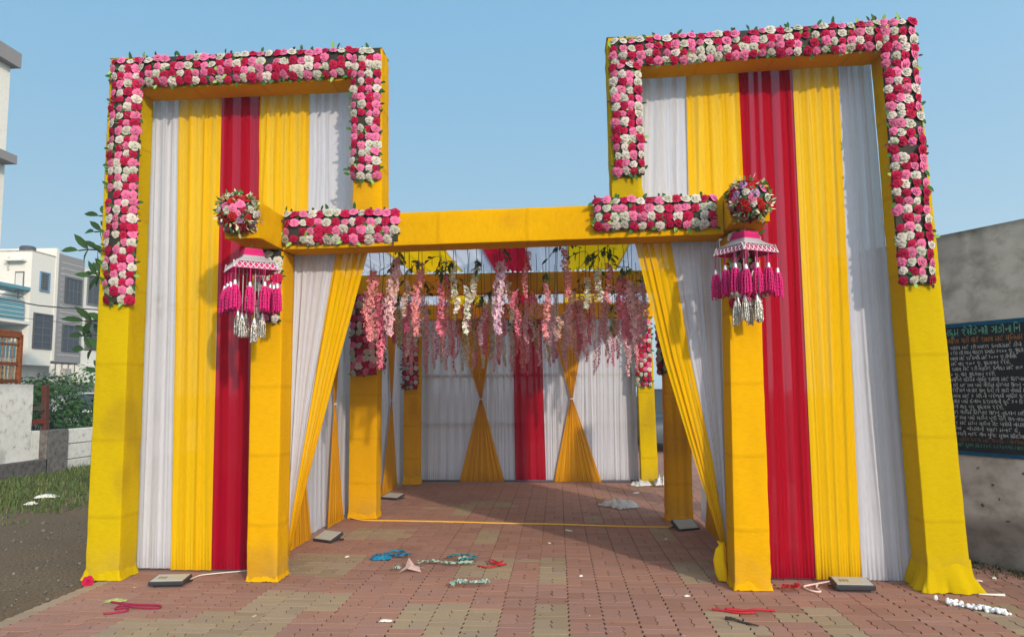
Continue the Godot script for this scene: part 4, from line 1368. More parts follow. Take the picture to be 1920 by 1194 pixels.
func far_buildings() -> void:
	var t := thing("white_house", "white flat-roofed house with teal balconies at the far left", "house", Vector3(-35, 0, -48))
	part("wall", t, M.paint_white, Vector3(-40, 7.2, -49.18), Vector3(10, 7.6, 2.35))
	part("base", t, M.paint_white, Vector3(-40.4, 1.7, -49.2), Vector3(9, 3.4, 2.3), g1(0.8))
	var rf1 := part("roof", t, M.concrete, Vector3(-40, 11.03, -49.18), Vector3(10.05, 0.07, 2.4), g1(0.6))
	var b := MB.new()
	b.lathe([Vector2(0.5, 0), Vector2(0.5, 0.32), Vector2(0.42, 0.42), Vector2(0.0, 0.46)], 16, Color(0.05, 0.05, 0.055))
	obj("water_tank", b, M.plain, rf1, Transform3D(Basis(), Vector3(-1.0, 11.07, -0.9)))
	house_window(t, Vector3(-35.0, 9.1, -49.3), 1.0, 1.35, Color(0.14, 0.24, 0.36), 3, 6)
	house_window(t, Vector3(-35.0, 5.72, -49.35), 1.9, 2.4, Color(0.06, 0.05, 0.05), 1, 4)
	b = MB.new()
	b.box(Vector3(-0.78, 8.95, 0.03), Vector3(0.62, 1.35, 0.05), Color(0.10, 0.09, 0.08))
	b.box(Vector3(-0.78, 8.92, 0.06), Vector3(0.5, 1.2, 0.03), Color(0.62, 0.58, 0.52))
	obj("door", b, M.plain, t)
	part("sunshade", t, M.paint_white, Vector3(-36.0, 10.36, -47.75), Vector3(1.3, 0.12, 0.5))
	part("drain_pipe", t, M.concrete, Vector3(-36.6, 10.2, -47.95), Vector3(0.1, 0.9, 0.08))
	part("canopy", t, M.teal, Vector3(-35.7, 8.43, -44.9), Vector3(1.4, 0.22, 6.2))
	part("balcony_floor", t, M.paint_white, Vector3(-36.5, 6.16, -44.5), Vector3(3.1, 0.2, 7.0))
	var p := part("balcony_wall", t, M.teal, Vector3(-35.05, 6.93, -44.1), Vector3(0.14, 1.3, 6.8))
	for k in 4:
		b = MB.new()
		b.box(Vector3(0.03, 6.5 + 0.3 * k, 3.9), Vector3(0.02, 0.035, 6.78), Color.WHITE)
		obj("band", b, M.paint_white, p)
	for k in 2: part("rail", t, M.dark_cable, Vector3(-35.1, 7.8 + 0.26 * k, -45.2), Vector3(0.05, 0.05, 4.6))
	part("rail_post", t, M.dark_cable, Vector3(-35.1, 8.0, -47.0), Vector3(0.05, 0.65, 0.05))
	part("recess", t, M.teal, Vector3(-37.6, 5.2, -44.5), Vector3(0.2, 1.8, 7.0), Color(0.15, 0.2, 0.35))
	part("balcony_wall", t, M.teal, Vector3(-35.3, 4.35, -44.1), Vector3(0.14, 1.05, 6.8))
	part("ledge", t, M.concrete, Vector3(-35.4, 3.6, -44.2), Vector3(0.5, 0.3, 6.8))
	part("ground_floor", t, M.paint_white, Vector3(-37.5, 1.7, -44.5), Vector3(1.2, 3.4, 7.0), g1(0.8))
	# grey tiled house
	t = thing("gray_house", "grey tiled house front with two barred windows between white houses", "house", Vector3(-35, 0, -52))
	part("wall", t, M.tile_gray, Vector3(-39.9, 7.5, -52.05), Vector3(10, 7.6, 2.85))
	part("base", t, M.paint_white, Vector3(-40.5, 1.85, -52.0), Vector3(9, 3.7, 3.1), g1(0.75))
	part("pier", t, M.paint_white, Vector3(-39.95, 7.7, -50.5), Vector3(10.02, 7.9, 0.26))
	part("roof_wall", t, M.concrete, Vector3(-40.2, 11.35, -51.2), Vector3(9.6, 0.4, 0.9), g1(0.8))
	for y in [10.75, 10.35, 9.95, 7.62, 7.25, 6.9, 6.55, 4.2]: part("tile_joint", t, M.paint_white, Vector3(-34.888, y, -52.1), Vector3(0.02, 0.05, 2.4), g1(0.7))
	for k in 17: 
		for z in [-51.0, -53.38]: part("tile_joint", t, M.paint_white, Vector3(-34.888, 4.5 + 0.36 * k, z), Vector3(0.018, 0.045, 0.3), g1(0.6))
	house_window(t, Vector3(-34.9, 8.85, -52.25), 1.85, 1.85, Color(0.05, 0.045, 0.04), 3, 1)
	house_window(t, Vector3(-34.9, 5.42, -52.2), 1.85, 1.9, Color(0.05, 0.045, 0.04), 2, 1)
	for k in 5: part("pillar", t, M.paint_white, Vector3(-35.0, 2.9, -50.55 - 0.7 * k), Vector3(0.25, 1.3, 0.22))
	part("ledge", t, M.concrete, Vector3(-34.9, 2.25, -52.0), Vector3(0.5, 0.16, 3.2), g1(0.6))
	part("air_unit", t, M.concrete, Vector3(-34.75, 2.85, -51.65), Vector3(0.4, 0.8, 0.75), g1(0.55), 0.03)
	# pale house
	t = thing("pale_house", "cream house with slatted windows behind the drooping tree leaves", "house", Vector3(-35, 0, -56))
	part("wall", t, M.paint_white, Vector3(-40.1, 7.2, -57.0), Vector3(10, 7.2, 6.9))
	part("base", t, M.paint_white, Vector3(-41, 1.8, -57.0), Vector3(9, 3.6, 6.8), g1(0.8))
	for y in [9.25, 5.9]: house_window(t, Vector3(-35.1, y, -55.2), 2.1, 2.3, Color(0.16, 0.15, 0.13), 2, 12)
	part("front_wall", t, M.paint_white, Vector3(-35.0, 2.9, -55.6), Vector3(0.2, 1.4, 4.0))
	for k in 14: part("fence_bar", t, M.dark_cable, Vector3(-31.0, 1.6, -49.5 - 0.5 * k), Vector3(0.06, 1.4, 0.06))
	part("fence_rail", t, M.dark_cable, Vector3(-31.0, 2.1, -52.7), Vector3(0.05, 0.08, 6.8))
	# tall slim block that closes the left edge
	t = thing("tall_block", "tall cream building with a dark roof slab at the left edge", "building", Vector3(-20.2, 0, -26))
	part("wall", t, M.paint_white, Vector3(-24.2, 6.8, -22.5), Vector3(8, 13.6, 7))
	part("roof_slab", t, M.tile_gray, Vector3(-24.05, 13.88, -22.5), Vector3(8.3, 0.56, 7.3))
	part("balcony_slab", t, M.tile_gray, Vector3(-20.5, 10.02, -25.2), Vector3(1.6, 0.32, 1.5))
	b = MB.new()
	b.tube(smooth_path([Vector3(-0.75, 10.3, 0.12), Vector3(-0.35, 10.4, 0.12), Vector3(-0.12, 10.34, 0.12), Vector3(-0.1, 9.7, 0.12), Vector3(-0.35, 9.6, 0.12), Vector3(-0.8, 9.6, 0.12)]), 0.10, 8)
	obj("pipe", b, M.paint_white, t)

func bars_of(l: float, step: float, first: float) -> Array:
	var o := []
	var y := first
	while y < l - 0.1:
		o.append(y)
		y += step
	return o

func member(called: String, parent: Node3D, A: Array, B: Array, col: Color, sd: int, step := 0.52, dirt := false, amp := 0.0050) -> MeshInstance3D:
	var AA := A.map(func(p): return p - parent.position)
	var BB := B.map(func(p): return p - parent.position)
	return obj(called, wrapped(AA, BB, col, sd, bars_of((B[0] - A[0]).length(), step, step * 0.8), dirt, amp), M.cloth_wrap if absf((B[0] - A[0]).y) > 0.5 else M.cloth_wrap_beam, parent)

func hem(parent: Node3D, x0: float, x1: float, zf: float, zb: float, flare: float, h: float, col: Color, sd: int) -> void:   # loose cloth pooled round a post's foot
	var b := MB.new()
	var n := 72
	for j in 7:
		var t := j / 6.0
		for i in n:
			var s := float(i) / n * 4.0
			var k := int(s)
			var f := s - k
			var c := [Vector3(x0, 0, zf), Vector3(x1, 0, zf), Vector3(x1, 0, zb), Vector3(x0, 0, zb)]
			var p: Vector3 = c[k].lerp(c[(k + 1) % 4], f)
			var ctr := Vector3((x0 + x1) * 0.5, 0, (zf + zb) * 0.5)
			var out := (p - ctr).normalized()
			var wv := noise(i * 0.42, sd * 5.0, t * 1.5)
			var r := flare * pow(1.0 - t, 1.7) * (0.7 + 1.1 * wv) + 0.006 - 0.016 * t
			var y := h * t + 0.022 * (1.0 - t) * absf(noise(i * 0.8, sd, 8.0)) + 0.03 * sin(t * PI) * noise(i * 0.7, t * 4.0, sd)
			b.add(p + out * r + Vector3(0, maxf(y, 0.004), 0) - parent.position, Color(col.r, col.g, col.b) * g1(1.0 + 0.08 * wv))
	b.lattice(0, n, 7, true)
	obj("loose_hem", b, M.cloth_wrap, parent)

func gates() -> void:
	# left tower frame: outer post to the ground, top beam, short post that ends on the crossbeam
	var zf := -6.04
	var zb := -6.31
	var t := thing("gate_tower", "left yellow cloth-wrapped gate tower frame with flower-covered corner", "gate frame", Vector3(-3.68, 0, -6.17))
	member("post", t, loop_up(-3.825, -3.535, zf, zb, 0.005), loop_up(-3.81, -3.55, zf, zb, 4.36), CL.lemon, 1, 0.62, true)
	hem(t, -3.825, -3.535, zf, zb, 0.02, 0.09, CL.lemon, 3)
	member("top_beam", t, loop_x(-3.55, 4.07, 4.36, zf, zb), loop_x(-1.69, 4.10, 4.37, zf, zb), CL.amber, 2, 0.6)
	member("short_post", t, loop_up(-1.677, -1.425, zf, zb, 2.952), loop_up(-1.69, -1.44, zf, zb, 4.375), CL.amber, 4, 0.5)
	# right tower frame, leaning a little to the left
	zf = -5.91
	zb = -6.18
	t = thing("gate_tower", "right yellow cloth-wrapped gate tower frame beside the concrete wall", "gate frame", Vector3(2.85, 0, -6.04))
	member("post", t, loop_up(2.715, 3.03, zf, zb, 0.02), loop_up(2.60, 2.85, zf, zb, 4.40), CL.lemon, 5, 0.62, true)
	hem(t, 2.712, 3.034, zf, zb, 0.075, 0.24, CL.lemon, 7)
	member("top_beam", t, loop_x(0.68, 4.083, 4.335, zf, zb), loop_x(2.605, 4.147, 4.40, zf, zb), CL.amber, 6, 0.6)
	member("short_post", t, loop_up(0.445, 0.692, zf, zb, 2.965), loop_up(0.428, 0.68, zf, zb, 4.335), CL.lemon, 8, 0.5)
	# entrance arch: two pillars, crossbeam, two bracket boxes that reach forward
	t = thing("entrance_arch", "low yellow entrance arch of two pillars and a long crossbeam between the towers", "arch", Vector3(-0.47, 0, -6.15))
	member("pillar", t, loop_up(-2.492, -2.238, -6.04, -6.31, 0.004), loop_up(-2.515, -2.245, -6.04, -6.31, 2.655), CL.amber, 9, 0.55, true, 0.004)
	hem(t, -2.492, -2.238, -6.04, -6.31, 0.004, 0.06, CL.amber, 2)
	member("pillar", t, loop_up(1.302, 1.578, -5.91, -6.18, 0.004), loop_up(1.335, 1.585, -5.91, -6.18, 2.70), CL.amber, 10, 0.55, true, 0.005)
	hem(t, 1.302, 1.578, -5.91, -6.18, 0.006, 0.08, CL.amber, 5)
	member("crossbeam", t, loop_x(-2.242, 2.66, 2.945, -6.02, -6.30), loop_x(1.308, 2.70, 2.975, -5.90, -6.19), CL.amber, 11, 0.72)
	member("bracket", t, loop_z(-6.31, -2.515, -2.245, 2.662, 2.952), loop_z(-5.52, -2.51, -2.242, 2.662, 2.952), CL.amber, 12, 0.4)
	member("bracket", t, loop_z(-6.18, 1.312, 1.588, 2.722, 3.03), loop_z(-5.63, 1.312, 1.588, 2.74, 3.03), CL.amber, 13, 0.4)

	# cloth panels of the towers
	var N := Vector3(0, 0, 1)
	var L := -6.36
	var gl := "cloth drapes of the left gate tower"
	drape("outermost white drape of the left gate tower, beside its tall post", Vector3(-3.60, 0.03, L), Vector3(-3.255, 0.03, L), Vector3(-3.61, 4.16, L), Vector3(-3.34, 4.16, L), N, "white", 5, 0.012, 21, gl)
	drape("yellow drape of the left gate tower between its white and red drapes, reaching the ground", Vector3(-3.262, 0.02, L + 0.012), Vector3(-2.918, 0.02, L + 0.012), Vector3(-3.347, 4.16, L + 0.01), Vector3(-2.955, 4.16, L + 0.01), N, "yellow", 5, 0.012, 22, gl)
	drape("red drape of the left gate tower beside the left arch pillar", Vector3(-2.924, 0.025, L), Vector3(-2.50, 0.025, L), Vector3(-2.962, 4.16, L), Vector3(-2.60, 4.16, L), N, "red", 5, 0.012, 23, gl, {"a1": 0.955, "a2": 1.0})
	drape("short yellow drape of the left gate tower above the crossbeam", Vector3(-2.61, 2.78, L + 0.012), Vector3(-2.15, 2.78, L + 0.012), Vector3(-2.607, 4.16, L + 0.01), Vector3(-2.15, 4.16, L + 0.01), N, "yellow", 7, 0.012, 24, gl)
	drape("short white drape of the left gate tower above the crossbeam", Vector3(-2.156, 2.78, L), Vector3(-1.74, 2.78, L), Vector3(-2.156, 4.16, L), Vector3(-1.74, 4.16, L), N, "white", 6, 0.012, 25, gl)
	L = -6.23
	gl = "cloth drapes of the right gate tower"
	drape("short white drape of the right gate tower above the crossbeam", Vector3(0.64, 2.80, L), Vector3(1.10, 2.80, L), Vector3(0.66, 4.17, L), Vector3(1.115, 4.17, L), N, "white", 6, 0.012, 26, gl)
	drape("short yellow drape of the right gate tower above the crossbeam", Vector3(1.10, 2.80, L + 0.012), Vector3(1.555, 2.80, L + 0.012), Vector3(1.108, 4.18, L + 0.01), Vector3(1.543, 4.18, L + 0.01), N, "yellow", 6, 0.012, 27, gl)
	drape("red drape of the right gate tower beside the right arch pillar", Vector3(1.50, 0.02, L), Vector3(2.010, 0.02, L), Vector3(1.535, 4.19, L), Vector3(1.992, 4.19, L), N, "red", 7, 0.015, 28, gl, {"a1": 0.925, "a2": 1.0})
	drape("yellow drape of the right gate tower between its red and white drapes, reaching the ground", Vector3(2.002, 0.015, L + 0.012), Vector3(2.350, 0.015, L + 0.012), Vector3(1.984, 4.2, L + 0.01), Vector3(2.362, 4.2, L + 0.01), N, "yellow", 6, 0.014, 29, gl)
	drape("white drape of the right gate tower beside its tall post", Vector3(2.344, 0.01, L), Vector3(2.75, 0.01, L), Vector3(2.355, 4.21, L), Vector3(2.625, 4.21, L), N, "white", 5, 0.016, 30, gl)
	# entrance swags drawn back to the pillars
	L = -6.325
	var w1 := [[0.0, Vector3(-2.268, 0.05, L)], [0.3, Vector3(-2.266, 0.8, L)], [1.0, Vector3(-2.27, 2.70, L)]]
	var m1 := [[0.0, Vector3(-2.245, 0.16, L + 0.012)], [0.3, Vector3(-2.20, 0.62, L)], [0.62, Vector3(-2.06, 1.55, L)], [1.0, Vector3(-1.87, 2.72, L)]]
	var e1 := [[0.0, Vector3(-2.235, 0.16, L + 0.012)], [0.28, Vector3(-2.085, 0.80, L)], [0.62, Vector3(-1.86, 1.70, L)], [1.0, Vector3(-1.598, 2.72, L)]]
	tag(obj("white_drape", sheet(w1, m1, N, CL.white, 6, 0.020, 31, {"nv": 40, "double": DB.white}), M.cloth_white), "white curtain tied back on the left side of the entrance", "drape", "tied-back entrance curtains")
	tag(obj("yellow_drape", sheet(m1.map(func(q): return [q[0], q[1] + Vector3(-0.01, 0, 0.014)]), e1.map(func(q): return [q[0], q[1] + Vector3(0, 0, 0.014)]), N, CL.yellow, 7, 0.016, 32, {"nv": 40, "a1": 0.93, "a2": 1.0, "double": DB.yellow}), M.cloth_yellow), "yellow curtain tied back on the left side of the entrance", "drape", "tied-back entrance curtains")
	L = -6.21
	var e2 := [[0.0, Vector3(1.285, 0.24, L + 0.02)], [0.26, Vector3(1.10, 0.88, L)], [0.60, Vector3(0.86, 1.75, L)], [1.0, Vector3(0.64, 2.74, L)]]
	var m2 := [[0.0, Vector3(1.30, 0.28, L + 0.02)], [0.26, Vector3(1.215, 0.95, L)], [0.60, Vector3(1.06, 1.78, L)], [1.0, Vector3(0.93, 2.74, L)]]
	var w2 := [[0.0, Vector3(1.318, 0.06, L)], [0.3, Vector3(1.325, 0.9, L)], [1.0, Vector3(1.34, 2.74, L)]]
	tag(obj("yellow_drape", sheet(e2.map(func(q): return [q[0], q[1] + Vector3(0, 0, 0.014)]), m2.map(func(q): return [q[0], q[1] + Vector3(0.01, 0, 0.014)]), N, CL.yellow, 6, 0.018, 33, {"nv": 40, "a1": 0.93, "a2": 1.0, "double": DB.yellow}), M.cloth_yellow), "yellow curtain tied back on the right side of the entrance", "drape", "tied-back entrance curtains")
	tag(obj("white_drape", sheet(m2, w2, N, CL.white, 6, 0.020, 34, {"nv": 40, "double": DB.white}), M.cloth_white), "white curtain tied back on the right side of the entrance", "drape", "tied-back entrance curtains")
	# the gathered tail of the right yellow curtain
	var b := MB.new()
	var ring := 14
	var prof := [[0.0, 0.035, 0.010], [0.06, 0.05, 0.004], [0.16, 0.052, -0.006], [0.24, 0.038, 0.0], [0.27, 0.02, 0.01], [0.30, 0.03, 0.0]]
	for q in prof:
		for i in ring:
			var a := TAU * i / ring
			var r: float = q[1] * (1.0 + 0.22 * sin(a * 4.0 + q[0] * 6.0))
			b.add(Vector3(1.268 + q[2] + sin(a) * r, 0.012 + q[0], L + 0.03 + cos(a) * r), CL.yellow)
	b.lattice(0, ring, prof.size(), true)
	tag(obj("curtain_tail", b, M.cloth_wrap), "bunched yellow cloth tail on the ground behind the right arch pillar", "drape")

func tunnel() -> void:
	var t := thing("inner_arch", "middle yellow arch inside the tunnel where the yellow cord ends", "arch", Vector3(-0.48, 0, -9.12))
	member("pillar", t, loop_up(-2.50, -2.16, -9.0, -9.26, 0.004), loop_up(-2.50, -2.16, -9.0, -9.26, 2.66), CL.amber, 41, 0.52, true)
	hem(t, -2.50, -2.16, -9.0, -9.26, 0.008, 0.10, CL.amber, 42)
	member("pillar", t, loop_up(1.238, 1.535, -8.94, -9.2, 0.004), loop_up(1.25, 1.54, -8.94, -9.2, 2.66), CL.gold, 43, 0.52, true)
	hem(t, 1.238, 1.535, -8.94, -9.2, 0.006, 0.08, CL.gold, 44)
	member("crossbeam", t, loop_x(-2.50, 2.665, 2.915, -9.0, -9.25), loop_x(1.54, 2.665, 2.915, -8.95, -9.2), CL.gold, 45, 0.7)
	t = thing("inner_arch", "rear yellow arch in front of the white back wall of the tunnel", "arch", Vector3(-0.48, 0, -12.4))
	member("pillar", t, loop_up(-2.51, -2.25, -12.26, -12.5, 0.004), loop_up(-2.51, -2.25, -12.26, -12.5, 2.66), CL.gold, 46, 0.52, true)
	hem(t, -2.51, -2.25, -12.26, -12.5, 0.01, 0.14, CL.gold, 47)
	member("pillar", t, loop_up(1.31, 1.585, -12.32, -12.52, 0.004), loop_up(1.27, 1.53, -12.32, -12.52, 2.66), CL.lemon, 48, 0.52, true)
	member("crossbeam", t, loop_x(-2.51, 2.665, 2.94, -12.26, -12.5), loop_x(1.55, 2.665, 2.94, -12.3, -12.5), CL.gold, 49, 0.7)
	# back wall
	var N := Vector3(0, 0, 1)
	var L := -12.60
	var gb := "white drapes of the tunnel back wall"
	drape("white drape left of the left pinched yellow drape on the back wall", Vector3(-2.56, 0.03, L), Vector3(-1.26, 0.03, L), Vector3(-2.56, 2.95, L), Vector3(-1.26, 2.95, L), N, "white", 15, 0.012, 51, gb)
	drape("white drape between the left pinched yellow drape and the red drape", Vector3(-1.262, 0.03, L), Vector3(-0.70, 0.03, L), Vector3(-1.262, 2.95, L), Vector3(-0.72, 2.95, L), N, "white", 9, 0.012, 52, gb)
	drape("red drape in the middle of the tunnel back wall", Vector3(-0.71, 0.012, L + 0.03), Vector3(-0.205, 0.012, L + 0.03), Vector3(-0.74, 2.95, L + 0.03), Vector3(-0.265, 2.95, L + 0.03), N, "red", 6, 0.012, 53, "", {"a1": 0.97, "a2": 1.0})
	drape("white drape between the red drape and the right pinched yellow drape", Vector3(-0.23, 0.03, L), Vector3(0.22, 0.03, L), Vector3(-0.27, 2.95, L), Vector3(0.22, 2.95, L), N, "white", 8, 0.012, 54, gb)
	drape("white drape right of the right pinched yellow drape on the back wall", Vector3(0.218, 0.03, L), Vector3(1.30, 0.03, L), Vector3(0.218, 2.95, L), Vector3(1.27, 2.95, L), N, "white", 15, 0.014, 55, gb)
	var gp := "yellow drapes pinched at the waist in the tunnel"
	pinched("yellow hourglass drape left of the red drape on the back wall", Vector3(-1.63, 0.012, L + 0.05), Vector3(-0.885, 0.012, L + 0.05), Vector3(-1.27, 1.365, L + 0.06), Vector3(-1.80, 2.95, L + 0.04), Vector3(-0.99, 2.95, L + 0.04), N, 56, gp)
	pinched("yellow hourglass drape right of the red drape on the back wall", Vector3(-0.075, 0.012, L + 0.05), Vector3(0.695, 0.012, L + 0.05), Vector3(0.226, 1.36, L + 0.06), Vector3(-0.18, 2.95, L + 0.04), Vector3(0.54, 2.95, L + 0.04), N, 57, gp)
	t = thing("rear_frame", "dark bamboo frame behind the sheer back wall of the tunnel", "frame", Vector3(-0.5, 0, -12.66))
	for y in [0.03, 0.95, 1.75, 2.5]:
		var b := MB.new()
		b.tube([Vector3(-1.8, y, 0.02 if y > 0.1 else 0.085), Vector3(1.8, y, 0.02 if y > 0.1 else 0.085)], 0.026 if y > 0.1 else 0.016, 7, Color(0.16, 0.12, 0.07) if y > 0.1 else Color(0.10, 0.10, 0.12))
		obj("rail", b, M.plain, t)
	for x in [-1.7, -0.6, 0.55, 1.7]:
		var b := MB.new()
		b.tube([Vector3(x, 0.0, -0.03), Vector3(x, 2.95, -0.03)], 0.03, 7, Color(0.16, 0.12, 0.07))
		obj("pole", b, M.plain, t)
	# left wall, front bay and rear bay (seen facing +x: left is near)
	N = Vector3(1, 0, 0)
	var X := -2.58
	drape("white drape of the left tunnel wall, front bay", Vector3(X, 0.03, -6.33), Vector3(X, 0.03, -9.34), Vector3(X, 2.92, -6.33), Vector3(X, 2.92, -9.34), N, "white", 26, 0.012, 61, "white drapes of the tunnel side walls")
	pinched("yellow hourglass drape of the left wall just behind the entrance", Vector3(X + 0.05, 0.015, -6.75), Vector3(X + 0.05, 0.015, -7.78), Vector3(X + 0.055, 1.36, -7.25), Vector3(X + 0.04, 2.9, -6.8), Vector3(X + 0.04, 2.9, -7.75), N, 62, gp)
	pinched("yellow hourglass drape of the left wall just before the middle arch", Vector3(X + 0.05, 0.015, -8.28), Vector3(X + 0.05, 0.015, -8.94), Vector3(X + 0.055, 1.36, -8.50), Vector3(X + 0.04, 2.9, -8.15), Vector3(X + 0.04, 2.9, -8.85), N, 63, gp)
	drape("white drape of the left tunnel wall, rear bay", Vector3(X + 0.012, 0.03, -9.28), Vector3(X + 0.012, 0.03, -12.64), Vector3(X + 0.012, 2.92, -9.28), Vector3(X + 0.012, 2.92, -12.64), N, "white", 28, 0.012, 64, "white drapes of the tunnel side walls")
	pinched("yellow hourglass drape of the left wall between the middle and rear arches", Vector3(X + 0.05, 0.015, -10.85), Vector3(X + 0.05, 0.015, -11.95), Vector3(X + 0.055, 1.36, -11.45), Vector3(X + 0.04, 2.9, -10.95), Vector3(X + 0.04, 2.9, -11.95), N, 65, gp)
	# right wall, front bay only: the rear bay is open
	N = Vector3(-1, 0, 0)
	X = 1.62
	drape("white drape of the right tunnel wall behind the right entrance curtain", Vector3(X, 0.03, -8.92), Vector3(X, 0.03, -6.22), Vector3(X, 2.92, -8.92), Vector3(X, 2.92, -6.22), N, "white", 26, 0.014, 66, "white drapes of the tunnel side walls")
	pinched("yellow hourglass drape of the right wall behind the entrance curtain", Vector3(X - 0.05, 0.015, -8.42), Vector3(X - 0.05, 0.015, -7.35), Vector3(X - 0.055, 1.36, -7.9), Vector3(X - 0.04, 2.9, -8.4), Vector3(X - 0.04, 2.9, -7.4), N, 67, gp)
	# cloth ceiling in long strips
	var strips := [[-2.55, -1.70, "white"], [-1.72, -1.11, "yellow"], [-1.13, -0.72, "white"], [-0.74, -0.29, "red"], [-0.31, 0.13, "white"], [0.11, 0.72, "yellow"], [0.70, 1.60, "white"]]
	var place := ["outermost on the left", "left of the red strip", "between the left yellow and the red strip", "down the middle", "between the red and the right yellow strip", "right of the red strip", "outermost on the right"]
	for bay in 2:
		var z0: float = [-6.28, -9.22][bay]
		var z1: float = [-9.02, -12.28][bay]
		for k in 7:
			var q = strips[k]
			var kind: String = q[2]
			var y: float = 2.93 + 0.008 * (k % 2) - 0.012 * bay
			var mb := sheet(edge2(Vector3(q[0], y, z1), Vector3(q[0], y, z0)), edge2(Vector3(q[1], y, z1), Vector3(q[1], y, z0)), Vector3(0, -1, 0), CL[kind], maxi(3, int((q[1] - q[0]) * 7.0)), 0.022, 200 + k + bay * 20, {"sag": Vector3(0, -0.018, 0), "dirt": false, "double": DB[kind], "a1": 1.0, "a2": 1.0})
			tag(obj("ceiling_cloth", mb, M["ceiling_" + kind]), "%s ceiling cloth strip %s, %s bay" % [kind, place[k], ["front", "rear"][bay]], "ceiling cloth", "cloth strips of the tunnel ceiling")

func flower_panels() -> void:
	var U := Vector3(1, 0, 0)
	var N := Vector3(0, 0, 1)
	var g := "rose panels on the gate towers"
	var z := -6.034
	rose_panel("tall rose panel down the outer post of the left gate tower", Vector3(-3.755, 2.235, z), Vector3(0.275, 0, 0), Vector3(-0.02, 2.11, 0), N, 4, 31, 401, g)
	rose_panel("long rose panel across the top of the left gate tower", Vector3(-3.535, 4.085, z), Vector3(1.865, 0.03, 0), Vector3(0, 0.265, 0), N, 27, 4, 402, g)
	rose_panel("short rose panel on the hanging post of the left gate tower", Vector3(-1.69, 3.23, z), Vector3(0.255, 0, 0), Vector3(-0.005, 1.14, 0), N, 4, 17, 403, g)
	z = -5.904
	rose_panel("tall rose panel down the outer post of the right gate tower", Vector3(2.605, 2.285, z), Vector3(0.285, -0.005, 0), Vector3(-0.045, 2.11, 0), N, 4, 31, 404, g)
	rose_panel("long rose panel across the top of the right gate tower", Vector3(0.45, 4.06, z), Vector3(2.13, 0.08, 0), Vector3(0.0, 0.25, 0), N, 31, 4, 405, g)
	rose_panel("short rose panel on the hanging post of the right gate tower", Vector3(0.465, 3.175, z + 0.004), Vector3(0.25, 0, 0), Vector3(-0.02, 0.93, 0), N, 4, 14, 406, g)
	g = "rose panels on the crossbeam and arch pillars"
	rose_panel("rose panel on the left end of the crossbeam", Vector3(-2.235, 2.70, -6.008), Vector3(0.965, 0, 0), Vector3(0, 0.285, 0), N, 14, 4, 407, g)
	rose_panel("rose panel on the right end of the crossbeam", Vector3(0.295, 2.745, -5.905), Vector3(0.965, 0.004, 0), Vector3(0, 0.27, 0), N, 14, 4, 408, g)
	rose_panel("small rose panel behind the left tassel lantern", Vector3(-2.475, 2.06, -6.034), Vector3(0.225, 0, 0), Vector3(0, 0.61, 0), N, 3, 9, 409, g)
	rose_panel("small rose panel behind the right tassel lantern", Vector3(1.335, 2.12, -5.902), Vector3(0.24, 0, 0), Vector3(0, 0.58, 0), N, 3, 8, 410, g)
	g = "rose panels on the inner arches"
	rose_panel("rose panel on the front of the left middle-arch pillar", Vector3(-2.49, 1.69, -8.994), Vector3(0.325, 0, 0), Vector3(0, 0.97, 0), N, 4, 12, 411, g)
	rose_panel("rose panel on the inner side of the left middle-arch pillar", Vector3(-2.154, 1.76, -9.03), Vector3(0, 0, -0.2), Vector3(0, 0.9, 0), Vector3(1, 0, 0), 3, 11, 412, g)
	rose_panel("rose panel on the left rear-arch pillar", Vector3(-2.53, 1.53, -12.25), Vector3(0.26, 0, 0), Vector3(0, 1.13, 0), N, 4, 15, 413, g)
	rose_panel("rose panel on the right rear-arch pillar", Vector3(1.245, 1.555, -12.312), Vector3(0.27, 0, 0), Vector3(0, 1.08, 0), N, 4, 14, 414, g)
	rose_panel("rose panel on the inner side of the right middle-arch pillar", Vector3(1.236, 1.665, -9.18), Vector3(0, 0, 0.2), Vector3(0, 0.95, 0), Vector3(-1, 0, 0), 3, 12, 415, g)
	rose_panel("rose panel on the front of the right middle-arch pillar, half behind the yellow curtain", Vector3(1.25, 1.70, -8.934), Vector3(0.28, 0, 0), Vector3(0, 0.93, 0), N, 4, 12, 416, g)
	flower_ball("flower ball on the left bracket end, red roses round a pale centre", Vector3(-2.385, 2.84, -5.46), 0.158, 501)
	flower_ball("flower ball on the right bracket end, white and mauve roses", Vector3(1.425, 2.885, -5.57), 0.166, 502)

const HUE := {"rose": "bright pink", "coral": "coral pink", "blush": "pale pink", "peach": "peach coloured", "mauve": "dull mauve", "magenta": "deep pink", "ivory": "ivory white", "sage": "greyish green", "olive": "olive yellow", "dusty": "dusty pink", "lilac": "pale lilac"}
const ORD := ["first", "second", "third", "fourth", "fifth", "sixth", "seventh", "eighth", "ninth", "tenth", "eleventh", "twelfth", "thirteenth", "fourteenth", "fifteenth", "sixteenth", "seventeenth", "eighteenth", "nineteenth", "twentieth", "twenty-first", "twenty-second", "twenty-third", "twenty-fourth"]

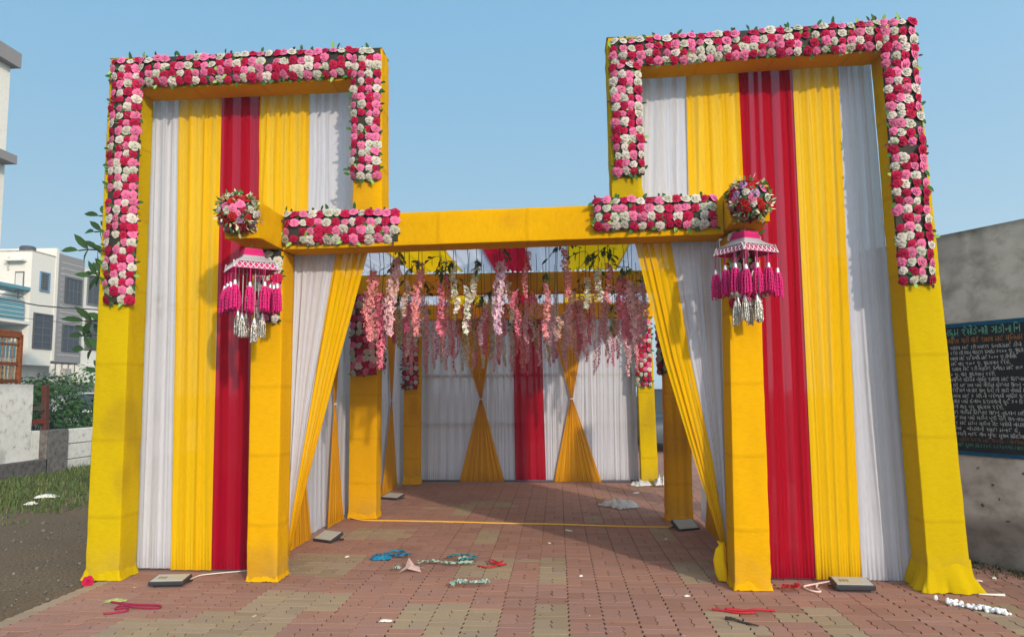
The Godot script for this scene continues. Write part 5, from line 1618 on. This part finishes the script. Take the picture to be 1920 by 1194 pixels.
func hanging() -> void:
	lantern("pink tassel lantern hanging from the left bracket in front of the red drape", Vector3(-2.355, 2.665, -5.66), 0.62, 601)
	lantern("pink tassel lantern hanging from the right bracket beside the red drape", Vector3(1.425, 2.742, -5.72), 0.50, 602)
	rng.seed = 808
	# front row: x, height of the first blossom, height of the lowest, colour, shape, leaves, lean
	var front := [
		[-1.73, 2.62, 1.98, "coral", 1, 1, 0.0], [-1.66, 2.42, 1.72, "rose", 3, 0, 0.02], [-1.52, 2.74, 2.02, "blush", 1, 2, -0.05], [-1.44, 2.55, 2.20, "peach", 2, 2, 0.0], [-1.30, 2.72, 2.02, "coral", 3, 2, 0.02], [-1.10, 2.52, 2.02, "rose", 4, 2, 0.0],
		[-0.98, 2.72, 2.22, "ivory", 4, 3, 0.14], [-0.84, 2.48, 2.02, "ivory", 4, 1, 0.0], [-0.735, 2.66, 2.32, "ivory", 4, 3, -0.25], [-0.53, 2.70, 2.02, "lilac", 1, 2, -0.05], [-0.37, 2.44, 2.0, "rose", 2, 1, 0.0], [-0.27, 2.80, 2.36, "coral", 2, 1, 0.03],
		[-0.10, 2.50, 1.98, "coral", 4, 2, 0.0], [0.00, 2.18, 1.96, "peach", 2, 1, 0.0], [0.10, 2.82, 2.36, "coral", 0, 2, 0.02], [0.28, 2.56, 2.26, "ivory", 4, 3, 0.0], [0.385, 2.62, 2.32, "ivory", 4, 2, 0.0], [0.49, 2.68, 2.30, "coral", 4, 2, 0.0],
		[0.62, 2.56, 1.98, "rose", 1, 3, 0.0], [0.70, 2.50, 1.92, "dusty", 1, 1, 0.0],
	]
	for k in front.size():
		var q = front[k]
		var z := -6.58 + rf(-0.08, 0.08)
		blossom_string("%s blossom string in the front row, %s from the left" % [HUE[q[3]], ORD[k]], Vector3(q[0] * 0.936, 2.88, z), 2.88 - 1.5 - (q[1] - 1.5) * 0.936, q[4], q[3], (q[1] - q[2]) * 0.936 / 0.62, (1 if q[5] > 1 else 0), q[6], "blossom strings in the front row")
	# three more rows hanging deeper in the tunnel
	var cols := ["dusty", "mauve", "rose", "sage", "dusty", "magenta", "mauve", "coral", "ivory", "rose", "blush", "olive", "magenta", "dusty", "rose", "blush", "lilac"]
	var rows := [[-7.3, 24, -1.78, 0.85, 2.50, 2.02], [-8.2, 24, -2.0, 1.02, 2.46, 1.94], [-9.6, 24, -2.1, 1.12, 2.46, 1.90], [-10.4, 24, -2.15, 1.18, 2.46, 1.86], [-11.2, 24, -2.2, 1.2, 2.46, 1.82]]
	var rn := ["second row", "third row", "fourth row", "fifth row", "rearmost row"]
	for r in 5:
		var q = rows[r]
		for k in int(q[1]):
			var x: float = lerpf(q[2], q[3], (k + 0.5) / q[1]) + rf(-0.04, 0.04)
			var top: float = q[4] + rf(-0.14, 0.16)
			var bot: float = q[5] + rf(-0.12, 0.22)
			var c: String = cols[rng.randi() % cols.size()]
			blossom_string("%s blossom string in the tunnel's %s, %s from the left" % [HUE[c], rn[r], ORD[k]], Vector3(x, 2.87, q[0] + rf(-0.25, 0.25)), 2.87 - top, [5, 6, 2, 0, 3, 5][rng.randi() % 6], c, (top - bot) / 0.62, (1 if rng.randf() < 0.3 else 0), rf(-0.05, 0.05), "blossom strings in the " + rn[r])

func litter() -> void:
	floodlight("black floodlight with a pale face lying before the left tower drapes", Vector3(-3.06, 0.0, -5.95), 0.12, 0.06, Vector3(0.27, 0.06, 0.20), true)
	floodlight("floodlight lying before the yellow drape of the right tower", Vector3(2.185, 0.0, -5.98), -0.06, 0.10, Vector3(0.285, 0.075, 0.19), true)
	floodlight("tilted floodlight at the foot of the left wall, just behind the entrance", Vector3(-2.33, 0.0, -7.72), -0.5, 0.35, Vector3(0.25, 0.07, 0.19))
	floodlight("distant floodlight at the left wall between the middle and rear arches", Vector3(-2.32, 0.0, -10.68), -0.4, 0.2, Vector3(0.27, 0.06, 0.20))
	floodlight("tilted floodlight at the foot of the right middle-arch pillar", Vector3(1.345, 0.0, -8.46), 0.45, 0.55, Vector3(0.27, 0.08, 0.17))
	cord("power_lead", "white lead running from the floodlight by the left drapes", "lead", [Vector3(-2.96, 0.012, -6.02), Vector3(-2.95, 0.01, -6.20), Vector3(-2.86, 0.012, -6.26), Vector3(-2.72, 0.01, -6.34), Vector3(-2.55, 0.01, -6.42)], 0.0045, M.paint_white)
	cord("power_lead", "pink-white lead looped beside the floodlight of the right tower", "lead", [Vector3(2.04, 0.05, -6.02), Vector3(1.90, 0.012, -6.06), Vector3(1.84, 0.01, -6.01), Vector3(1.86, 0.01, -5.90), Vector3(1.92, 0.01, -5.88), Vector3(1.93, 0.012, -6.0), Vector3(2.0, 0.012, -6.14)], 0.007, mat("pale_lead", Color(0.78, 0.55, 0.47), 0.6))
	cord("yellow_rope", "thin yellow cord stretched across the paving between the middle-arch pillars", "cord", [Vector3(-2.50, 0.03, -9.02), Vector3(-2.30, 0.008, -8.90), Vector3(-1.9, 0.008, -8.86), Vector3(-1.21, 0.008, -8.80), Vector3(-0.6, 0.008, -8.72), Vector3(0.07, 0.008, -8.66), Vector3(0.7, 0.008, -8.55), Vector3(1.2, 0.008, -8.52), Vector3(1.33, 0.01, -8.48)], 0.0085, mat("cord_yellow", Color(0.80, 0.46, 0.06), 0.6))
	var red := mat("cord_red", Color(0.42, 0.012, 0.02), 0.6)
	var wine := mat("cord_wine", Color(0.30, 0.012, 0.05), 0.6)
	cord("red_string", "dark red cord with crossed loops on the paving at the lower left", "cord", [Vector3(-3.22, 0.010, -5.42), Vector3(-3.05, 0.012, -5.36), Vector3(-2.82, 0.010, -5.34), Vector3(-2.80, 0.012, -5.28), Vector3(-2.95, 0.016, -5.27), Vector3(-3.08, 0.012, -5.33), Vector3(-3.09, 0.010, -5.25), Vector3(-3.0, 0.022, -5.24), Vector3(-2.98, 0.012, -5.20), Vector3(-3.10, 0.010, -5.13)], 0.0075, wine)
	cord("red_string", "red cord with an open loop on the paving at the lower right", "cord", [Vector3(1.03, 0.014, -5.385), Vector3(1.10, 0.012, -5.36), Vector3(1.20, 0.012, -5.31), Vector3(1.30, 0.012, -5.33), Vector3(1.20, 0.012, -5.385), Vector3(1.12, 0.02, -5.37), Vector3(1.24, 0.012, -5.365), Vector3(1.32, 0.024, -5.35), Vector3(1.45, 0.012, -5.375)], 0.0075, red)
	cord("red_string", "small knotted red cord beside the pale green cloth strips", "cord", [Vector3(-0.70, 0.010, -6.62), Vector3(-0.62, 0.010, -6.57), Vector3(-0.555, 0.014, -6.59), Vector3(-0.53, 0.03, -6.66), Vector3(-0.56, 0.02, -6.75), Vector3(-0.61, 0.03, -6.78), Vector3(-0.60, 0.02, -6.70), Vector3(-0.52, 0.03, -6.66), Vector3(-0.49, 0.04, -6.68), Vector3(-0.52, 0.02, -6.62), Vector3(-0.46, 0.012, -6.70)], 0.0075, red)
	var b := ribbon_mb([Vector3(1.66, 0, -5.94), Vector3(1.72, 0.012, -5.90), Vector3(1.77, 0, -5.96), Vector3(1.79, 0.01, -5.99)], 0.07, 4, 0.035)
	tag(obj("cloth_scrap", b, mat("scrap_red", Color(0.5, 0.01, 0.02), 0.7)), "bright red cloth scrap left of the right tower floodlight", "cloth scrap")
	# blue strap bundle
	var t := thing("blue_strap", "bundled bright blue cloth strap with a ring loop on the paving", "strap", Vector3(-1.52, 0, -6.95))
	var blue := mat("strap_blue", Color(0.01, 0.17, 0.30), 0.6)
	b = crumple_mb(0.17, 0.13, 0.045, 12)
	obj("pouch", b, blue, t, Transform3D(Basis(Vector3.UP, 0.2), Vector3(-0.08, 0.0, 0.06)))
	b = MB.new()
	var ring := []
	for k in 17: ring.append(Vector3(0.015 + cos(TAU * k / 16.0) * 0.08, 0.016 + 0.004 * sin(k * 2.0), -0.13 + sin(TAU * k / 16.0) * 0.105))
	b.tube(ring, 0.010, 6)
	obj("ring", b, blue, t)
	b = ribbon_mb([Vector3(-0.02, 0.005, 0.04), Vector3(0.06, 0.02, 0.02), Vector3(0.17, 0.012, -0.01), Vector3(0.16, 0.018, 0.05), Vector3(0.05, 0.01, 0.06)], 0.035, 9, 0.02)
	obj("strap", b, blue, t)
	var mint := mat("scrap_mint", Color(0.33, 0.48, 0.37), 0.8)
	var teal := mat("scrap_teal", Color(0.035, 0.21, 0.24), 0.8)
	t = thing("teal_cord", "twisted teal cord right of the blue strap bundle", "cord", Vector3(-0.88, 0, -6.88))
	obj("twist", ribbon_mb([Vector3(-0.12, 0, 0.02), Vector3(-0.06, 0.01, -0.05), Vector3(0.02, 0.01, -0.06), Vector3(0.10, 0.01, -0.02), Vector3(0.14, 0, 0.02), Vector3(0.08, 0.01, 0.09), Vector3(-0.02, 0, 0.10)], 0.045, 14, 0.03), teal, t)
	obj("lining", ribbon_mb([Vector3(0.12, 0.006, 0.05), Vector3(0.05, 0.016, 0.075), Vector3(-0.01, 0.01, 0.09)], 0.03, 15, 0.025), mint, t)
	tag(obj("cloth_strip", ribbon_mb([Vector3(-1.22, 0, -6.62), Vector3(-1.12, 0.004, -6.70), Vector3(-0.98, 0.004, -6.65), Vector3(-0.86, 0.01, -6.64), Vector3(-0.74, 0.006, -6.68)], 0.065, 16, 0.03), mint), "long pale green cloth strip reaching from the net scrap to the right", "cloth strip")
	tag(obj("cloth_strip", ribbon_mb([Vector3(-0.83, 0.0, -5.90), Vector3(-0.80, 0.012, -5.97), Vector3(-0.72, 0.012, -5.95), Vector3(-0.63, 0.012, -5.96), Vector3(-0.55, 0, -6.04)], 0.075, 18, 0.035), mint), "crumpled pale green cloth strip nearest the camera", "cloth strip")
	tag(obj("cloth_strip", ribbon_mb([Vector3(-1.40, 0, -6.42), Vector3(-1.36, 0.01, -6.44), Vector3(-1.33, 0, -6.45)], 0.05, 19, 0.03), mint), "small pale green cloth lump under the net scrap", "cloth strip")
	t = thing("net_scrap", "pale pink star-shaped scrap of net on the paving", "cloth scrap", Vector3(-1.25, 0, -6.47))
	b = MB.new()
	var star := [Vector3(-0.09, 0.004, 0.10), Vector3(-0.02, 0.03, 0.06), Vector3(0.10, 0.004, 0.07), Vector3(0.07, 0.03, 0.0), Vector3(0.12, 0.01, -0.04), Vector3(0.02, 0.035, -0.05), Vector3(-0.05, 0.075, -0.16), Vector3(-0.05, 0.03, -0.02)]
	for k in 8: b.tri(Vector3(0, 0.04, 0), star[(k + 1) % 8], star[k], g1(0.85 + 0.15 * (k % 2)))
	obj("net", b, mat("net_pink", Color(0.72, 0.50, 0.44, 0.8), 0.7, {"alpha": true}), t)
	# plastic bags
	for q in [[Vector3(0.77, 0, -10.02), 0.46, 0.34, 0.09, 21, "crumpled clear plastic bag in the middle of the tunnel floor"], [Vector3(1.28, 0, -12.16), 0.30, 0.22, 0.07, 22, "white plastic bag at the foot of the right rear-arch pillar"], [Vector3(1.60, 0, -12.12), 0.22, 0.2, 0.16, 23, "upright bluish plastic bag right of the right rear-arch pillar"]]:
		tag(obj("plastic_bag", crumple_mb(q[1], q[2], q[3], q[4]), M.plastic, null, Transform3D(Basis(Vector3.UP, q[4] * 1.3), q[0])), q[5], "plastic bag")
	# a fallen rose
	t = thing("fallen_rose", "single red rose lying at the foot of the left tower post", "rose", Vector3(-3.70, 0.03, -5.90))
	obj("petals", rose_mesh[0], rose_mats.crimson[0], t, Transform3D(aim(Vector3(0.4, 0.5, 0.8).normalized(), 0.4) * 0.042, Vector3.ZERO))
	b = leaf_mb(0.05, 0.025, Color(0.08, 0.2, 0.04))
	obj("leaf", b, M.leaf, t, Transform3D(Basis(Vector3.RIGHT, -1.4), Vector3(0.02, -0.02, 0.02)))
	b = crumple_mb(0.14, 0.06, 0.014, 31)
	tag(obj("leaf_scrap", b, mat("scrap_green", Color(0.36, 0.42, 0.12), 0.7), null, Transform3D(Basis(Vector3.UP, 0.2), Vector3(-3.21, 0.0, -5.46))), "yellow-green leaf scrap above the dark red cord", "leaf scrap")
	# white foam beads spilled at the right
	rng.seed = 33
	b = MB.new()
	for k in 95:
		var u := pow(rng.randf(), 0.8)
		var p := Vector3(2.69 + 0.26 * u + rf(-0.03, 0.03), 0, -5.62 + 0.24 * u + rf(-0.05, 0.05))
		var r := rf(0.007, 0.015)
		b.box(p + Vector3(0, r * rf(0.8, 1.9), 0), Vector3.ONE * r * 2.0, g1(rf(0.72, 0.85)), Basis(Vector3(rf(-1, 1), rf(-1, 1), rf(-1, 1)).normalized(), rf(0, 3)), r * 0.62)
	b.box(Vector3(2.66, 0.02, -5.70), Vector3(0.03, 0.04, 0.03), g1(0.7), Basis(Vector3.UP, 0.4), 0.012)
	var o := obj("foam_beads", b, M.plain)
	o.set_meta("kind", "stuff")
	tag(o, "spilled white foam beads on the paving at the right", "foam beads")
	b = MB.new()
	b.tube([Vector3(3.03, 0.012, -5.84), Vector3(3.2, 0.012, -5.82)], [0.004, 0.011], 6)
	tag(obj("white_stick", b, M.paint_white), "thin white stick on the paving near the concrete wall", "stick")
	b = MB.new()
	b.tube(smooth_path([Vector3(1.08, 0.012, -5.19), Vector3(1.12, 0.018, -5.15), Vector3(1.17, 0.01, -5.11), Vector3(1.25, 0.014, -5.02)]), [0.010, 0.013, 0.009, 0.012, 0.008, 0.011, 0.007, 0.010, 0.008, 0.009, 0.007, 0.006, 0.008, 0.007, 0.006, 0.005, 0.006, 0.005, 0.004], 5, Color(0.05, 0.04, 0.03))
	tag(obj("dark_twig", b, M.plain), "dark broken twig below the red cord at the lower right", "twig")
	# crumbs, petals and grit trodden over the paving
	rng.seed = 66
	b = MB.new()
	for k in 620:
		var z := -4.3 - pow(rng.randf(), 1.5) * 8.0
		var x := rf(-3.6, 3.45)
		var r := rf(0.0025, 0.007) * (1.7 if rng.randf() < 0.06 else 1.0)
		var cc: Color = [Color(0.10, 0.075, 0.05), Color(0.22, 0.17, 0.11), Color(0.06, 0.05, 0.035), Color(0.42, 0.36, 0.28), Color(0.30, 0.05, 0.05), Color(0.12, 0.14, 0.05)][rng.randi() % 6]
		b.box(Vector3(x, r * 0.4, z), Vector3(r * rf(1, 2.6), r * 0.8, r * rf(1, 2.2)), cc, Basis(Vector3(rf(-0.3, 0.3), 1, rf(-0.3, 0.3)).normalized(), rf(0, 6)), r * 0.2)
	o = obj("crumbs", b, M.plain)
	o.set_meta("kind", "stuff")
	tag(o, "tiny crumbs, grit and petal bits trodden over the paving", "crumbs")
	# small scraps of paper, each on its own
	var bits := [[-1.14, -5.06, "pale crumb of paper at the lower centre left", 0.08], [1.07, -7.86, "white paper bit inside the entrance on the right", 0.05], [0.92, -5.73, "white paper bit near the right arch pillar", 0.04], [-0.10, -7.62, "pale paper bit in the middle of the entrance", 0.05], [0.17, -6.30, "white paper bit on the sunlit red pavers", 0.03], [0.1, -8.3, "larger pale leaf of paper beyond the entrance", 0.09],
		[1.12, -11.3, "pale scrap before the right rear-arch pillar", 0.12], [0.55, -10.7, "yellow scrap on the rear tunnel floor", 0.07], [3.42, -6.35, "white scrap at the foot of the concrete wall", 0.06], [3.25, -6.25, "smaller white scrap beside the concrete wall", 0.05], [-1.93, -6.95, "pale crumb beside the left arch pillar", 0.05]]
	for k in bits.size():
		var q = bits[k]
		tag(obj("paper_bit", crumple_mb(q[3], q[3] * 0.5, 0.012, 40 + k), M.paint_white if k != 7 else M.cord_yellow, null, Transform3D(Basis(Vector3.UP, k * 1.7), Vector3(q[0], 0.0, q[1]))), q[2], "litter", "paper bits on the paving")
